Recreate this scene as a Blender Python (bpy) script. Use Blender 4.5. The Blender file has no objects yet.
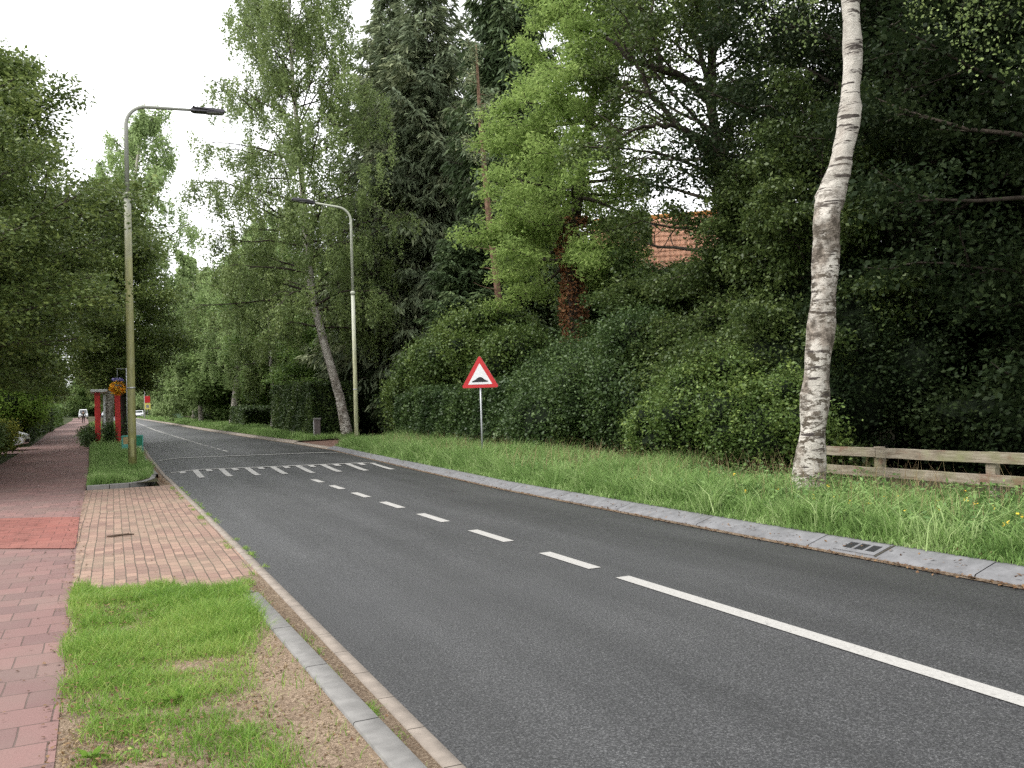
import bpy, bmesh, math, random
import numpy as np
from mathutils import Vector, Matrix

PI = math.pi
S = bpy.context.scene
COL = S.collection
rs = np.random.RandomState

# ------------------------------------------------------------------ terrain
def gz(Y):
    """height of the road surface: level near the camera, then a gentle rise"""
    Y = np.asarray(Y, float)
    return .0115 * 8.0 * np.log1p(np.exp(np.minimum(50, (Y - 22) / 8.0)))

TB_Y = [-20, 22.9, 24.6, 31.2, 32.8, 400]
TB_Z = [0, 0, .075, .075, 0, 0]
EY = [-12, 0, 7.8, 11.5, 14.7, 19, 24.7, 33, 40, 48, 57, 67, 84, 102, 130, 166, 220, 300]
ER = [6.62, 6.62, 6.62, 6.68, 6.72, 6.98, 7.30, 7.75, 7.62, 7.2, 6.9, 6.5, 6.1, 5.7, 4.9, 3.8, 1.6, -3]
CY = [-12, 14, 20, 35, 43, 60, 76, 100, 126, 166, 220, 300]
CR = [4.17, 4.18, 4.2, 4.16, 3.9, 3.5, 3.15, 2.95, 2.7, 1.8, -.4, -5]
LY = [-12, 10, 15, 22, 24, 34, 54, 80, 105, 160, 220, 300]
LE = [1.395, 1.37, 1.34, 1.28, 1.24, 1.25, 1.4, 1.45, 1.4, -.2, -2.6, -7]
PY = [-12, 4.4, 14.7, 21, 28, 43, 60, 86, 120, 170, 220, 300]
PRX = [-.24, -.27, -.5, -.58, -.68, -1.02, -1.4, -2.08, -2.8, -4.1, -5.8, -9]
PLX = [-3.0, -3.1, -3.25, -3.3, -3.45, -3.75, -4.2, -5.15, -5.6, -6.6, -8.4, -12]
ke = lambda Y: np.interp(Y, EY, ER)
kc = lambda Y: np.interp(Y, CY, CR)
kl = lambda Y: np.interp(Y, LY, LE)
pr = lambda Y: np.interp(Y, PY, PRX)
pl = lambda Y: np.interp(Y, PY, PLX)

def road_z(x, Y):
    # speed table, running slightly skew to the road
    x = np.asarray(x, float); l_, k_ = kl(Y), ke(Y); u = (x - l_) / (k_ - l_) * 8
    f = np.clip(np.minimum(u, 8 - u), 0, 1)
    return gz(Y) + f * np.interp(np.asarray(Y, float) + (x - 1.3) * .27, TB_Y, TB_Z)

# ------------------------------------------------------------------ object helpers
def tag(o, label=None, cat=None, group=None, kind=None):
    if label: o['label'] = label
    if cat: o['category'] = cat
    if group: o['group'] = group
    if kind: o['kind'] = kind
    return o

def link(o, parent=None):
    COL.objects.link(o)
    if parent is not None: o.parent = parent
    return o

def thing(name, label, cat, loc=(0, 0, 0), rz=0, group=None):
    o = bpy.data.objects.new(name, None)
    o.empty_display_size = .3
    link(o)
    o.location = loc; o.rotation_euler = (0, 0, rz)
    return tag(o, label, cat, group)

def mesh_np(name, V, Q, v=None, smooth=False):
    """mesh from numpy quads (or triangles) with an optional per-vertex value 'v'"""
    V = np.asarray(V, np.float32); Q = np.asarray(Q, np.int32)
    me = bpy.data.meshes.new(name)
    k = Q.shape[1]; n = len(Q)
    me.vertices.add(len(V)); me.vertices.foreach_set('co', V.ravel())
    me.loops.add(n * k); me.loops.foreach_set('vertex_index', Q.ravel())
    me.polygons.add(n)
    me.polygons.foreach_set('loop_start', np.arange(0, n * k, k, dtype=np.int32))
    me.polygons.foreach_set('loop_total', np.full(n, k, np.int32))
    if smooth: me.polygons.foreach_set('use_smooth', np.ones(n, bool))
    me.update(calc_edges=True)
    if v is not None:
        a = me.attributes.new('v', 'FLOAT', 'POINT')
        a.data.foreach_set('value', np.asarray(v, np.float32))
    return me

def obj(name, me, mat, parent=None, loc=None):
    if mat is not None:
        me.materials.clear(); me.materials.append(mat)
    o = bpy.data.objects.new(name, me)
    link(o, parent)
    if loc is not None: o.location = loc
    return o

class MB:
    """collects boxes, tubes and polygons and links them as one mesh object"""
    def __init__(s): s.bm = bmesh.new()
    def box(s, x0, x1, y0, y1, z0, z1, M=None):
        vs = [s.bm.verts.new(p) for p in ((x0, y0, z0), (x1, y0, z0), (x1, y1, z0), (x0, y1, z0),
                                          (x0, y0, z1), (x1, y0, z1), (x1, y1, z1), (x0, y1, z1))]
        for f in ((3, 2, 1, 0), (4, 5, 6, 7), (0, 1, 5, 4), (1, 2, 6, 5), (2, 3, 7, 6), (3, 0, 4, 7)):
            s.bm.faces.new([vs[i] for i in f])
        if M is not None: bmesh.ops.transform(s.bm, matrix=M, verts=vs)
        return s
    def tube(s, pts, rad, n=10, cap=True, smooth=True):
        pts = [Vector(p) for p in pts]
        if not hasattr(rad, '__len__'): rad = [rad] * len(pts)
        rings = []
        up = None
        for i, p in enumerate(pts):
            d = (pts[min(i + 1, len(pts) - 1)] - pts[max(i - 1, 0)]).normalized()
            if up is None:
                up = Vector((1, 0, 0)) if abs(d.z) > .8 else Vector((0, 0, 1))
            a = d.cross(up).normalized(); b = a.cross(d).normalized(); up = b
            rings.append([s.bm.verts.new(p + (a * math.cos(2 * PI * k / n) + b * math.sin(2 * PI * k / n)) * rad[i]) for k in range(n)])
        for i in range(len(rings) - 1):
            for k in range(n):
                f = s.bm.faces.new((rings[i][k], rings[i][(k + 1) % n], rings[i + 1][(k + 1) % n], rings[i + 1][k]))
                f.smooth = smooth
        if cap:
            s.bm.faces.new(rings[0][::-1]); s.bm.faces.new(rings[-1])
        return s
    def prism(s, poly, y0, y1, plane='xz', M=None):
        """polygon in the x-z plane pushed along y (or x-y pushed along z)"""
        if plane == 'xz': mk = lambda p, q: (p[0], q, p[1])
        elif plane == 'yz': mk = lambda p, q: (q, p[0], p[1])
        else: mk = lambda p, q: (p[0], p[1], q)
        a = [s.bm.verts.new(mk(p, y0)) for p in poly]; b = [s.bm.verts.new(mk(p, y1)) for p in poly]
        s.bm.faces.new(a[::-1]); s.bm.faces.new(b)
        for i in range(len(poly)):
            j = (i + 1) % len(poly); s.bm.faces.new((a[i], a[j], b[j], b[i]))
        if M is not None: bmesh.ops.transform(s.bm, matrix=M, verts=a + b)
        return s
    def build(s, name, mat, parent=None, bevel=0, loc=None, seg=2):
        bmesh.ops.recalc_face_normals(s.bm, faces=s.bm.faces)
        if bevel:
            bmesh.ops.bevel(s.bm, geom=[e for e in s.bm.edges if len(e.link_faces) == 2 and e.calc_face_angle(0) > .6],
                            offset=bevel, segments=seg, affect='EDGES', profile=.5)
        me = bpy.data.meshes.new(name); s.bm.to_mesh(me); s.bm.free()
        return obj(name, me, mat, parent, loc)

# ------------------------------------------------------------------ materials
def newmat(name):
    m = bpy.data.materials.new(name); m.use_nodes = True
    nt = m.node_tree; nt.nodes.clear()
    out = nt.nodes.new('ShaderNodeOutputMaterial')
    b = nt.nodes.new('ShaderNodeBsdfPrincipled')
    nt.links.new(b.outputs[0], out.inputs[0])
    return m, nt, b, out

def nd(nt, t, **k):
    n = nt.nodes.new('ShaderNode' + t)
    for a, v in k.items():
        if a.startswith('_'): n.inputs[a[1:].replace('_', ' ')].default_value = v
        else: setattr(n, a, v)
    return n

def ramp(nt, src, stops, interp='LINEAR'):
    r = nt.nodes.new('ShaderNodeValToRGB'); r.color_ramp.interpolation = interp
    e = r.color_ramp.elements
    while len(e) < len(stops): e.new(.5)
    for i, (p, c) in enumerate(stops):
        e[i].position = p
        e[i].color = (*c, 1) if len(c) == 3 else c
    nt.links.new(src, r.inputs[0])
    return r

def mixc(nt, f, a, b, mode='MIX'):
    n = nt.nodes.new('ShaderNodeMix'); n.data_type = 'RGBA'; n.blend_type = mode
    for s_, v in ((0, f), (6, a), (7, b)):
        if isinstance(v, (int, float)): n.inputs[s_].default_value = v
        elif isinstance(v, tuple): n.inputs[s_].default_value = (*v, 1)
        else: nt.links.new(v, n.inputs[s_])
    return n.outputs[2]

def coords(nt, scale=(1, 1, 1), rot=(0, 0, 0), loc=(0, 0, 0)):
    c = nd(nt, 'TexCoord'); m = nd(nt, 'Mapping')
    m.inputs['Scale'].default_value = scale; m.inputs['Rotation'].default_value = rot; m.inputs['Location'].default_value = loc
    nt.links.new(c.outputs['Object'], m.inputs[0])
    return m.outputs[0]

def noise(nt, vec, scale, detail=4, rough=.6, out='Fac'):
    n = nd(nt, 'TexNoise', _Scale=scale, _Detail=detail, _Roughness=rough)
    if vec is not None: nt.links.new(vec, n.inputs['Vector'])
    return n.outputs[out]

def bump(nt, b, h, strength=.4, dist=.01):
    n = nd(nt, 'Bump', _Strength=strength, _Distance=dist)
    nt.links.new(h, n.inputs['Height']); nt.links.new(n.outputs[0], b.inputs['Normal'])

def plain(name, col, rough=.6, metal=0, var=.25, nscale=6, spec=.4, bstr=0):
    m, nt, b, _ = newmat(name)
    v = coords(nt)
    n = noise(nt, v, nscale, 5)
    lo = tuple(c * (1 - var) for c in col); hi = tuple(min(1, c * (1 + var)) for c in col)
    r = ramp(nt, n, [(.3, lo), (.7, hi)])
    nt.links.new(r.outputs[0], b.inputs['Base Color'])
    b.inputs['Roughness'].default_value = rough; b.inputs['Metallic'].default_value = metal
    b.inputs['Specular IOR Level'].default_value = spec
    if bstr: bump(nt, b, noise(nt, v, nscale * 8, 3), bstr, .004)
    return m

def leafmat(name, c0, c1, c2, trans=.3, gloss=.12, rough=.6, tint=.12):
    """leaf: value 'v' per leaf picks the tone, a little light passes through"""
    m, nt, b, out = newmat(name)
    a = nd(nt, 'Attribute', attribute_name='v')
    r = ramp(nt, a.outputs['Fac'], [(0, c0), (.5, c1), (1, c2)])
    oi = nd(nt, 'ObjectInfo')
    hs = nd(nt, 'HueSaturation')
    mr = nd(nt, 'MapRange'); mr.inputs[3].default_value = 1 - tint; mr.inputs[4].default_value = 1 + tint
    nt.links.new(oi.outputs['Random'], mr.inputs[0]); nt.links.new(mr.outputs[0], hs.inputs['Value'])
    nt.links.new(r.outputs[0], hs.inputs['Color'])
    nt.links.new(hs.outputs[0], b.inputs['Base Color'])
    b.inputs['Roughness'].default_value = rough
    b.inputs['Specular IOR Level'].default_value = gloss
    t = nd(nt, 'BsdfTranslucent')
    g = nd(nt, 'Gamma', _Gamma=.85)
    nt.links.new(hs.outputs[0], g.inputs[0]); nt.links.new(g.outputs[0], t.inputs[0])
    mx = nd(nt, 'MixShader'); mx.inputs[0].default_value = trans
    nt.links.new(b.outputs[0], mx.inputs[1]); nt.links.new(t.outputs[0], mx.inputs[2])
    nt.links.new(mx.outputs[0], out.inputs[0])
    return m

M = {}
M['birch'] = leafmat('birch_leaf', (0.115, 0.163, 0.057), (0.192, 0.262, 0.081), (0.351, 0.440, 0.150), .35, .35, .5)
M['birchhaze'] = leafmat('birch_leaf_hazed', (0.164, 0.226, 0.101), (0.264, 0.353, 0.138), (0.419, 0.530, 0.230), .35)  # birch leaf lightened for distance: haze put into the colour
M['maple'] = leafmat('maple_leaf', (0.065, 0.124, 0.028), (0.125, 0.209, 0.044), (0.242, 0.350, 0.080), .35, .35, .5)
M['maplehaze'] = leafmat('maple_leaf_hazed', (0.092, 0.151, 0.045), (0.157, 0.230, 0.070), (0.243, 0.336, 0.110), .35, .15, .6)  # maple leaf with distance haze mixed into its colour
M['ash'] = leafmat('ash_leaf', (0.147, 0.222, 0.055), (0.241, 0.345, 0.088), (0.396, 0.516, 0.149), .45)
M['dark'] = leafmat('dark_shaded_leaf', (0.011, 0.022, 0.008), (0.021, 0.036, 0.012), (0.044, 0.064, 0.021), .22, .15, .6)  # dark leaf, lowered further so the colour carries the wood's deep shade
M['oak'] = leafmat('oak_leaf_shaded', (0.033, 0.056, 0.014), (0.062, 0.097, 0.023), (0.143, 0.191, 0.048), .28, .35, .5)  # darker copy of the street-tree leaf; right-side shade is in the colour
M['street'] = leafmat('street_tree_leaf', (0.063, 0.100, 0.025), (0.118, 0.171, 0.041), (0.274, 0.339, 0.084), .28, .35, .5)
M['conifer'] = leafmat('conifer_needle', (0.118, 0.156, 0.092), (0.212, 0.259, 0.148), (0.385, 0.417, 0.235), .15, .15)
M['conifer2'] = leafmat('cypress_needle', (0.049, 0.079, 0.032), (0.081, 0.125, 0.050), (0.138, 0.185, 0.072), .15, .3)
M['rhodo'] = leafmat('shrub_leaf', (0.043, 0.076, 0.017), (0.086, 0.140, 0.030), (0.219, 0.293, 0.067), .22, .35, .5)
M['ivy'] = leafmat('ivy_leaf', (0.025, 0.051, 0.015), (0.053, 0.093, 0.025), (0.116, 0.180, 0.048), .18, .35, .5)
M['ivybrown'] = leafmat('dead_ivy', (0.105, 0.053, 0.028), (0.225, 0.098, 0.045), (0.360, 0.180, 0.084), .12, .2)
M['hedge'] = leafmat('hedge_leaf', (0.030, 0.058, 0.016), (0.062, 0.101, 0.026), (0.137, 0.194, 0.049), .2, .35, .5)
M['lime'] = leafmat('lime_leaf', (0.125, 0.213, 0.031), (0.213, 0.338, 0.056), (0.351, 0.494, 0.104), .4)
M['yellow'] = leafmat('yellow_green_leaf', (0.099, 0.143, 0.028), (0.187, 0.220, 0.044), (0.462, 0.418, 0.077), .3)
M['grass'] = leafmat('verge_grass_blade', (0.100, 0.183, 0.047), (0.199, 0.324, 0.087), (0.451, 0.556, 0.251), .4, .2, .6, .02)
M['lawn'] = leafmat('lawn_blade', (0.097, 0.192, 0.026), (0.171, 0.312, 0.042), (0.387, 0.463, 0.122), .4, .3, .5, .02)
M['straw'] = leafmat('straw', (.12, .085, .045), (.24, .17, .09), (.40, .31, .17), .2, .2)
M['litter'] = leafmat('leaf_litter', (0.045, 0.024, 0.013), (0.112, 0.056, 0.028), (0.225, 0.135, 0.064), .1, .2)
M['core'] = plain('inner_shade', (.012, .018, .009), .9, 0, .5, 8, .1)  # near-black filling of shrubs and hedges: inner shade painted as colour
M['bark'] = plain('dark_bark', (.055, .045, .035), .9, 0, .45, 9, .15, .8)
M['pinebark'] = plain('reddish_bark', (.20, .125, .085), .9, 0, .4, 9, .15, .8)

def birch_bark(name, lo, hi, dens=.52):
    m, nt, b, _ = newmat(name)
    v = coords(nt)
    base = ramp(nt, noise(nt, v, 3.5, 5, .65), [(.25, (.33, .29, .25)), (.5, (.50, .465, .41)), (.75, (.64, .60, .53))])
    # thin horizontal lenticels, larger black scars and grey-green lichen
    st = ramp(nt, noise(nt, coords(nt, (1.0, 1.0, 6.5)), 2.6, 4, .6), [(dens, (0, 0, 0)), (dens + .05, (1, 1, 1))])
    pt = ramp(nt, noise(nt, coords(nt, (3.2, 3.2, 6.5), loc=(3, 1, 0)), 1.9, 6, .72), [(.495, (0, 0, 0)), (.55, (1, 1, 1))])
    c = nd(nt, 'TexCoord'); sp = nd(nt, 'SeparateXYZ'); nt.links.new(c.outputs['Object'], sp.inputs[0])
    lowm = nd(nt, 'MapRange'); lowm.inputs[1].default_value = lo; lowm.inputs[2].default_value = hi
    lowm.inputs[3].default_value = 1.0; lowm.inputs[4].default_value = .12
    nt.links.new(sp.outputs[2], lowm.inputs[0])
    mm = nd(nt, 'Math', operation='MULTIPLY'); nt.links.new(pt.outputs[0], mm.inputs[0]); nt.links.new(lowm.outputs[0], mm.inputs[1])
    c1 = mixc(nt, st.outputs[0], base.outputs[0], (.055, .045, .04))
    c2 = mixc(nt, mm.outputs[0], c1, (.085, .070, .052))
    # brown-grey rough bark between lo and hi
    gr = ramp(nt, noise(nt, v, 9, 6, .7), [(.42, (.085, .070, .055)), (.62, (.34, .29, .24))])
    md = ramp(nt, noise(nt, coords(nt, (1, 1, .55)), 2.6, 4), [(.47, (0, 0, 0)), (.60, (1, 1, 1))])
    mm2 = nd(nt, 'Math', operation='MULTIPLY'); nt.links.new(md.outputs[0], mm2.inputs[0]); nt.links.new(lowm.outputs[0], mm2.inputs[1])
    c3 = mixc(nt, mm2.outputs[0], c2, gr.outputs[0])
    nt.links.new(c3, b.inputs['Base Color']); b.inputs['Roughness'].default_value = .8
    b.inputs['Specular IOR Level'].default_value = .2
    bump(nt, b, noise(nt, coords(nt, (1, 1, 2.5)), 14, 6, .7), .9, .02)
    return m
M['birchbark'] = birch_bark('birch_bark', 3.9, 5.0, .55)
M['birchbark2'] = birch_bark('birch_bark_grey', .5, 7.0, .62)

# asphalt
def asphalt():
    m, nt, b, _ = newmat('asphalt')
    v = coords(nt)
    fine = noise(nt, v, 80, 4, .9)
    mid = noise(nt, v, 60, 3, .6)
    big = noise(nt, coords(nt, (1, .10, 1)), 1.3, 4, .55)
    patch = noise(nt, v, .9, 4, .6)
    r = ramp(nt, fine, [(.36, (.013, .013, .014)), (.52, (.040, .0405, .042)), (.66, (.175, .175, .175))])
    c1 = mixc(nt, .55, r.outputs[0], ramp(nt, big, [(.35, (.55, .55, .56)), (.65, (1.25, 1.25, 1.27))]).outputs[0], 'MULTIPLY')
    c2 = mixc(nt, .5, c1, ramp(nt, patch, [(.3, (.75, .75, .76)), (.7, (1.15, 1.14, 1.12))]).outputs[0], 'MULTIPLY')
    # oil line darker in the middle of each lane, paler wheel tracks
    c = nd(nt, 'TexCoord'); sp = nd(nt, 'SeparateXYZ'); nt.links.new(c.outputs['Object'], sp.inputs[0])
    ma = nd(nt, 'Math', operation='MULTIPLY_ADD'); nt.links.new(sp.outputs[0], ma.inputs[0]); ma.inputs[1].default_value = 2 * PI / 1.38; ma.inputs[2].default_value = -1.3
    sn = nd(nt, 'Math', operation='SINE'); nt.links.new(ma.outputs[0], sn.inputs[0])
    tr = ramp(nt, sn.outputs[0], [(0, (.9, .9, .9)), (1, (1.08, 1.08, 1.08))])
    c3 = mixc(nt, 1.0, c2, tr.outputs[0], 'MULTIPLY')
    # the far lane darkens unevenly towards the kerb
    mr = nd(nt, 'MapRange'); mr.inputs[1].default_value = 4.6; mr.inputs[2].default_value = 6.3
    nt.links.new(sp.outputs[0], mr.inputs[0])
    mk = nd(nt, 'Math', operation='MULTIPLY'); nt.links.new(mr.outputs[0], mk.inputs[0])
    nt.links.new(ramp(nt, noise(nt, coords(nt, (1, .2, 1)), 1.6, 3), [(.3, (.3, .3, .3)), (.7, (1, 1, 1))]).outputs[0], mk.inputs[1])
    c4 = mixc(nt, mk.outputs[0], c3, mixc(nt, .8, c3, (.42, .42, .40), 'MULTIPLY'))
    nt.links.new(c4, b.inputs['Base Color'])
    b.inputs['Roughness'].default_value = .56; b.inputs['Specular IOR Level'].default_value = .5
    ad = nd(nt, 'Math', operation='ADD'); nt.links.new(fine, ad.inputs[0]); nt.links.new(mid, ad.inputs[1])
    bump(nt, b, ad.outputs[0], .7, .006)
    return m
M['asphalt'] = asphalt()

def paint(worn=.0):
    m, nt, b, out = newmat('road_paint' if not worn else 'worn_hump_paint')
    v = coords(nt)
    n = noise(nt, v, 45, 5, .75)
    r = ramp(nt, n, [(.30, (.17, .165, .16)), (.42, (.325, .315, .295)), (.8, (.43, .42, .395))])
    w = ramp(nt, noise(nt, v, 120, 3, .8), [(.66, (1, 1, 1)), (.74, (.28, .28, .28))])
    c = mixc(nt, 1.0, r.outputs[0], w.outputs[0], 'MULTIPLY')
    ch = ramp(nt, noise(nt, v, 9, 7, .8), [((worn or .34) - .04, (1, 1, 1)), ((worn or .34) + .04, (0, 0, 0))])
    c = mixc(nt, ch.outputs[0], c, (.085, .085, .088) if not worn else (.15, .15, .15))
    nt.links.new(c, b.inputs['Base Color']); b.inputs['Roughness'].default_value = .7
    bump(nt, b, n, .3, .004)
    return m
M['paint'] = paint()
M['paint2'] = paint(.42)
M['paintworn'] = plain('worn_road_paint', (.42, .42, .41), .8, 0, .5, 30)

def bricks(name, c1, c2, mortar, w, h, rot, msize=.006, off=.5, dirt=(.10, .085, .06), dirtamt=.35, wet=None):
    m, nt, b, _ = newmat(name)
    v = coords(nt, rot=(0, 0, rot))
    # joints wander a little
    nz = nd(nt, 'TexNoise', _Scale=1.3, _Detail=2); nt.links.new(v, nz.inputs['Vector'])
    va = nd(nt, 'VectorMath', operation='MULTIPLY_ADD')
    nt.links.new(nz.outputs['Color'], va.inputs[0]); va.inputs[1].default_value = (.03, .03, 0); nt.links.new(v, va.inputs[2])
    bt = nd(nt, 'TexBrick', offset=off, _Scale=1.0)
    bt.inputs['Brick Width'].default_value = w; bt.inputs['Row Height'].default_value = h
    bt.inputs['Mortar Size'].default_value = msize; bt.inputs['Mortar Smooth'].default_value = .3
    bt.inputs['Color1'].default_value = (*c1, 1); bt.inputs['Color2'].default_value = (*c2, 1); bt.inputs['Mortar'].default_value = (*mortar, 1)
    nt.links.new(va.outputs[0], bt.inputs['Vector'])
    g = ramp(nt, noise(nt, v, 90, 4, .7), [(.3, (.8, .8, .8)), (.7, (1.15, 1.15, 1.15))])
    c = mixc(nt, .8, bt.outputs['Color'], g.outputs[0], 'MULTIPLY')
    d = ramp(nt, noise(nt, v, 1.1, 6, .65), [(.42, (0, 0, 0)), (.75, (dirtamt,) * 3)])
    c = mixc(nt, d.outputs[0], c, dirt)
    if wet:
        w_ = ramp(nt, noise(nt, coords(nt, (1.4, 7, 1)), 2.2, 5, .65), [(.50, (0, 0, 0)), (.58, (.75, .75, .75))])
        tc = nd(nt, 'TexCoord'); sp = nd(nt, 'SeparateXYZ'); nt.links.new(tc.outputs['Object'], sp.inputs[0])
        mr = nd(nt, 'MapRange'); mr.inputs[1].default_value = -.85; mr.inputs[2].default_value = -1.05
        nt.links.new(sp.outputs[0], mr.inputs[0])
        mu = nd(nt, 'Math', operation='MULTIPLY'); nt.links.new(w_.outputs[0], mu.inputs[0]); nt.links.new(mr.outputs[0], mu.inputs[1])
        c = mixc(nt, mu.outputs[0], c, wet)
    nt.links.new(c, b.inputs['Base Color']); b.inputs['Roughness'].default_value = .85
    b.inputs['Specular IOR Level'].default_value = .3
    inv = nd(nt, 'Math', operation='SUBTRACT'); inv.inputs[0].default_value = 1; nt.links.new(bt.outputs['Fac'], inv.inputs[1])
    ad = nd(nt, 'Math', operation='MULTIPLY_ADD'); nt.links.new(noise(nt, v, 120, 3), ad.inputs[0]); ad.inputs[1].default_value = .3
    nt.links.new(inv.outputs[0], ad.inputs[2])
    bump(nt, b, ad.outputs[0], .8, .006)
    return m
M['path'] = bricks('path_tiles', (.225, .128, .115), (.150, .090, .084), (.095, .065, .055), .30, .30, 0, .005, dirt=(.17, .13, .11), dirtamt=.6)
M['redtile'] = bricks('red_tiles', (.245, .088, .070), (.205, .076, .062), (.11, .045, .036), .30, .30, 0, .005, dirt=(.27, .13, .10), dirtamt=.4, wet=(.10, .035, .026))
M['paver'] = bricks('buff_pavers', (.315, .205, .155), (.195, .122, .098), (.075, .06, .045), .21, .105, PI / 2, .0055, dirt=(.20, .175, .12), dirtamt=.6)
M['driveway'] = bricks('driveway_bricks', (.16, .085, .06), (.11, .06, .045), (.04, .03, .025), .21, .105, 0, .006)
M['kerbgrey'] = plain('grey_kerb_stone', (.178, .172, .163), .8, 0, .18, 12, .3, .3)
M['kerbpale'] = plain('pale_concrete', (.225, .192, .162), .85, 0, .22, 9, .3, .5)
M['kerbright'] = plain('sloped_kerb_concrete', (.15, .15, .154), .85, 0, .25, 7, .3, .5)
M['joint'] = plain('joint_dirt', (.045, .04, .03), .95)

def soil(name, a, b_, c_, sc=3):
    m, nt, b, _ = newmat(name)
    v = coords(nt)
    r = ramp(nt, noise(nt, v, 55, 6, .8), [(.34, a), (.5, b_), (.64, c_)])
    r2 = ramp(nt, noise(nt, v, sc, 5, .65), [(.3, (.75, .72, .68)), (.7, (1.15, 1.15, 1.1))])
    nt.links.new(mixc(nt, .8, r.outputs[0], r2.outputs[0], 'MULTIPLY'), b.inputs['Base Color'])
    b.inputs['Roughness'].default_value = .95; b.inputs['Specular IOR Level'].default_value = .15
    bump(nt, b, noise(nt, v, 60, 5, .8), 1, .02)
    return m
M['soil'] = soil('dry_soil', (.11, .08, .055), (.27, .20, .145), (.46, .36, .27))
M['darksoil'] = soil('verge_soil', (.03, .028, .016), (.06, .058, .03), (.10, .09, .05))
M['ground'] = soil('garden_ground', (.025, .035, .014), (.045, .06, .022), (.08, .085, .04), .4)
M['gutter'] = soil('gutter_dirt', (.07, .05, .035), (.19, .14, .10), (.36, .29, .22))

# lamp paint: algae green low on the pole, bare grey higher up
def lampmat(name, z0, z1, green, grey):
    m, nt, b, _ = newmat(name)
    v = coords(nt)
    c = nd(nt, 'TexCoord'); sp = nd(nt, 'SeparateXYZ'); nt.links.new(c.outputs['Object'], sp.inputs[0])
    mr = nd(nt, 'MapRange'); mr.inputs[1].default_value = z0; mr.inputs[2].default_value = z1
    nt.links.new(sp.outputs[2], mr.inputs[0])
    n = noise(nt, v, 4, 5)
    ad = nd(nt, 'Math', operation='MULTIPLY_ADD', use_clamp=True); nt.links.new(n, ad.inputs[0]); ad.inputs[1].default_value = .6; nt.links.new(mr.outputs[0], ad.inputs[2])
    sb = nd(nt, 'Math', operation='SUBTRACT', use_clamp=True); nt.links.new(ad.outputs[0], sb.inputs[0]); sb.inputs[1].default_value = .28
    g = ramp(nt, noise(nt, coords(nt, (1, 1, .2)), 11, 5, .7), [(.3, tuple(x * .6 for x in green)), (.7, tuple(x * 1.2 for x in green))])
    nt.links.new(mixc(nt, sb.outputs[0], g.outputs[0], grey), b.inputs['Base Color'])
    b.inputs['Roughness'].default_value = .55; b.inputs['Metallic'].default_value = 0
    return m
M['lampL'] = lampmat('mossy_lamp_paint', 5.5, 9.0, (.24, .235, .085), (.33, .34, .33))
M['lampR'] = lampmat('pale_lamp_paint', 3.5, 6.5, (.35, .35, .20), (.52, .54, .47))
M['luminaire'] = plain('luminaire_grey', (.085, .08, .09), .5, 0, .15)
M['lens'] = plain('luminaire_glass', (.25, .25, .24), .2, 0, .1)
M['galv'] = plain('galvanised_steel', (.42, .43, .44), .45, .5, .15, 30)
M['signred'] = plain('sign_red', (.55, .022, .025), .4, 0, .08)
M['signwhite'] = plain('sign_white', (.78, .78, .78), .4, 0, .04)
M['signblack'] = plain('sign_black', (.012, .012, .014), .5, 0, .1)
M['signback'] = plain('sign_grey_back', (.30, .30, .31), .5, .3, .1)
M['signyellow'] = plain('sign_yellow', (.78, .66, .18), .5, 0, .1)
M['redpaint'] = plain('shelter_red', (.60, .035, .03), .5, 0, .18, 5)
M['roofwhite'] = plain('shelter_roof', (.62, .64, .62), .6, 0, .12)
M['teal'] = plain('teal_panel', (.10, .36, .30), .5, 0, .2)
M['green'] = plain('green_panel', (.015, .20, .10), .5, 0, .15)
M['palegreen'] = plain('pale_green_panel', (.35, .50, .33), .6, 0, .15)
M['tanpanel'] = plain('tan_panel', (.40, .30, .14), .6, 0, .3)
M['petalO'] = leafmat('orange_petal', (.80, .22, .02), (.90, .48, .03), (.95, .68, .08), .2, .2, .6)
M['petalB'] = leafmat('blue_petal', (.07, .05, .26), (.22, .20, .52), (.55, .52, .78), .2, .2, .6)
M['wood'] = None
def woodmat():
    m, nt, b, _ = newmat('weathered_wood')
    v = coords(nt, (3, .35, 3))
    n = noise(nt, v, 9, 7, .75)
    r = ramp(nt, n, [(.28, (.08, .065, .05)), (.48, (.22, .185, .14)), (.75, (.38, .34, .275))])
    g = ramp(nt, noise(nt, coords(nt), 2.2, 4), [(.48, (0, 0, 0)), (.72, (.55, .55, .55))])
    c = mixc(nt, g.outputs[0], r.outputs[0], (.17, .19, .075))
    k = ramp(nt, noise(nt, coords(nt, (1, .6, 1), loc=(2, 7, 1)), 2.5, 5, .7), [(.54, (0, 0, 0)), (.62, (.7, .7, .7))])
    c = mixc(nt, k.outputs[0], c, (.17, .095, .065))
    nt.links.new(c, b.inputs['Base Color']); b.inputs['Roughness'].default_value = .9
    b.inputs['Specular IOR Level'].default_value = .15
    bump(nt, b, n, .8, .01)
    return m
M['wood'] = woodmat()
M['brickwall'] = plain('brown_brick', (.16, .085, .06), .9, 0, .35, 18, .2, .5)
M['rooftile'] = plain('orange_roof_tile', (.74, .40, .27), .8, 0, .30, 4, .3, .4)
M['ridgetile'] = plain('mossy_ridge_tile', (.55, .25, .07), .8, 0, .4, 5, .3)
M['glass'] = plain('dark_glass', (.03, .035, .04), .08, 0, .1, 3, .8)
M['whiteframe'] = plain('white_frame', (.7, .7, .68), .5, 0, .06)
M['carwhite'] = plain('white_car_paint', (.75, .76, .78), .25, 0, .04, 3, .6)
M['cargrey'] = plain('silver_car_paint', (.45, .46, .48), .3, .3, .04, 3, .6)
M['tyre'] = plain('black_rubber', (.015, .015, .015), .85)
M['rim'] = plain('wheel_rim', (.4, .4, .42), .35, .7)
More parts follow.
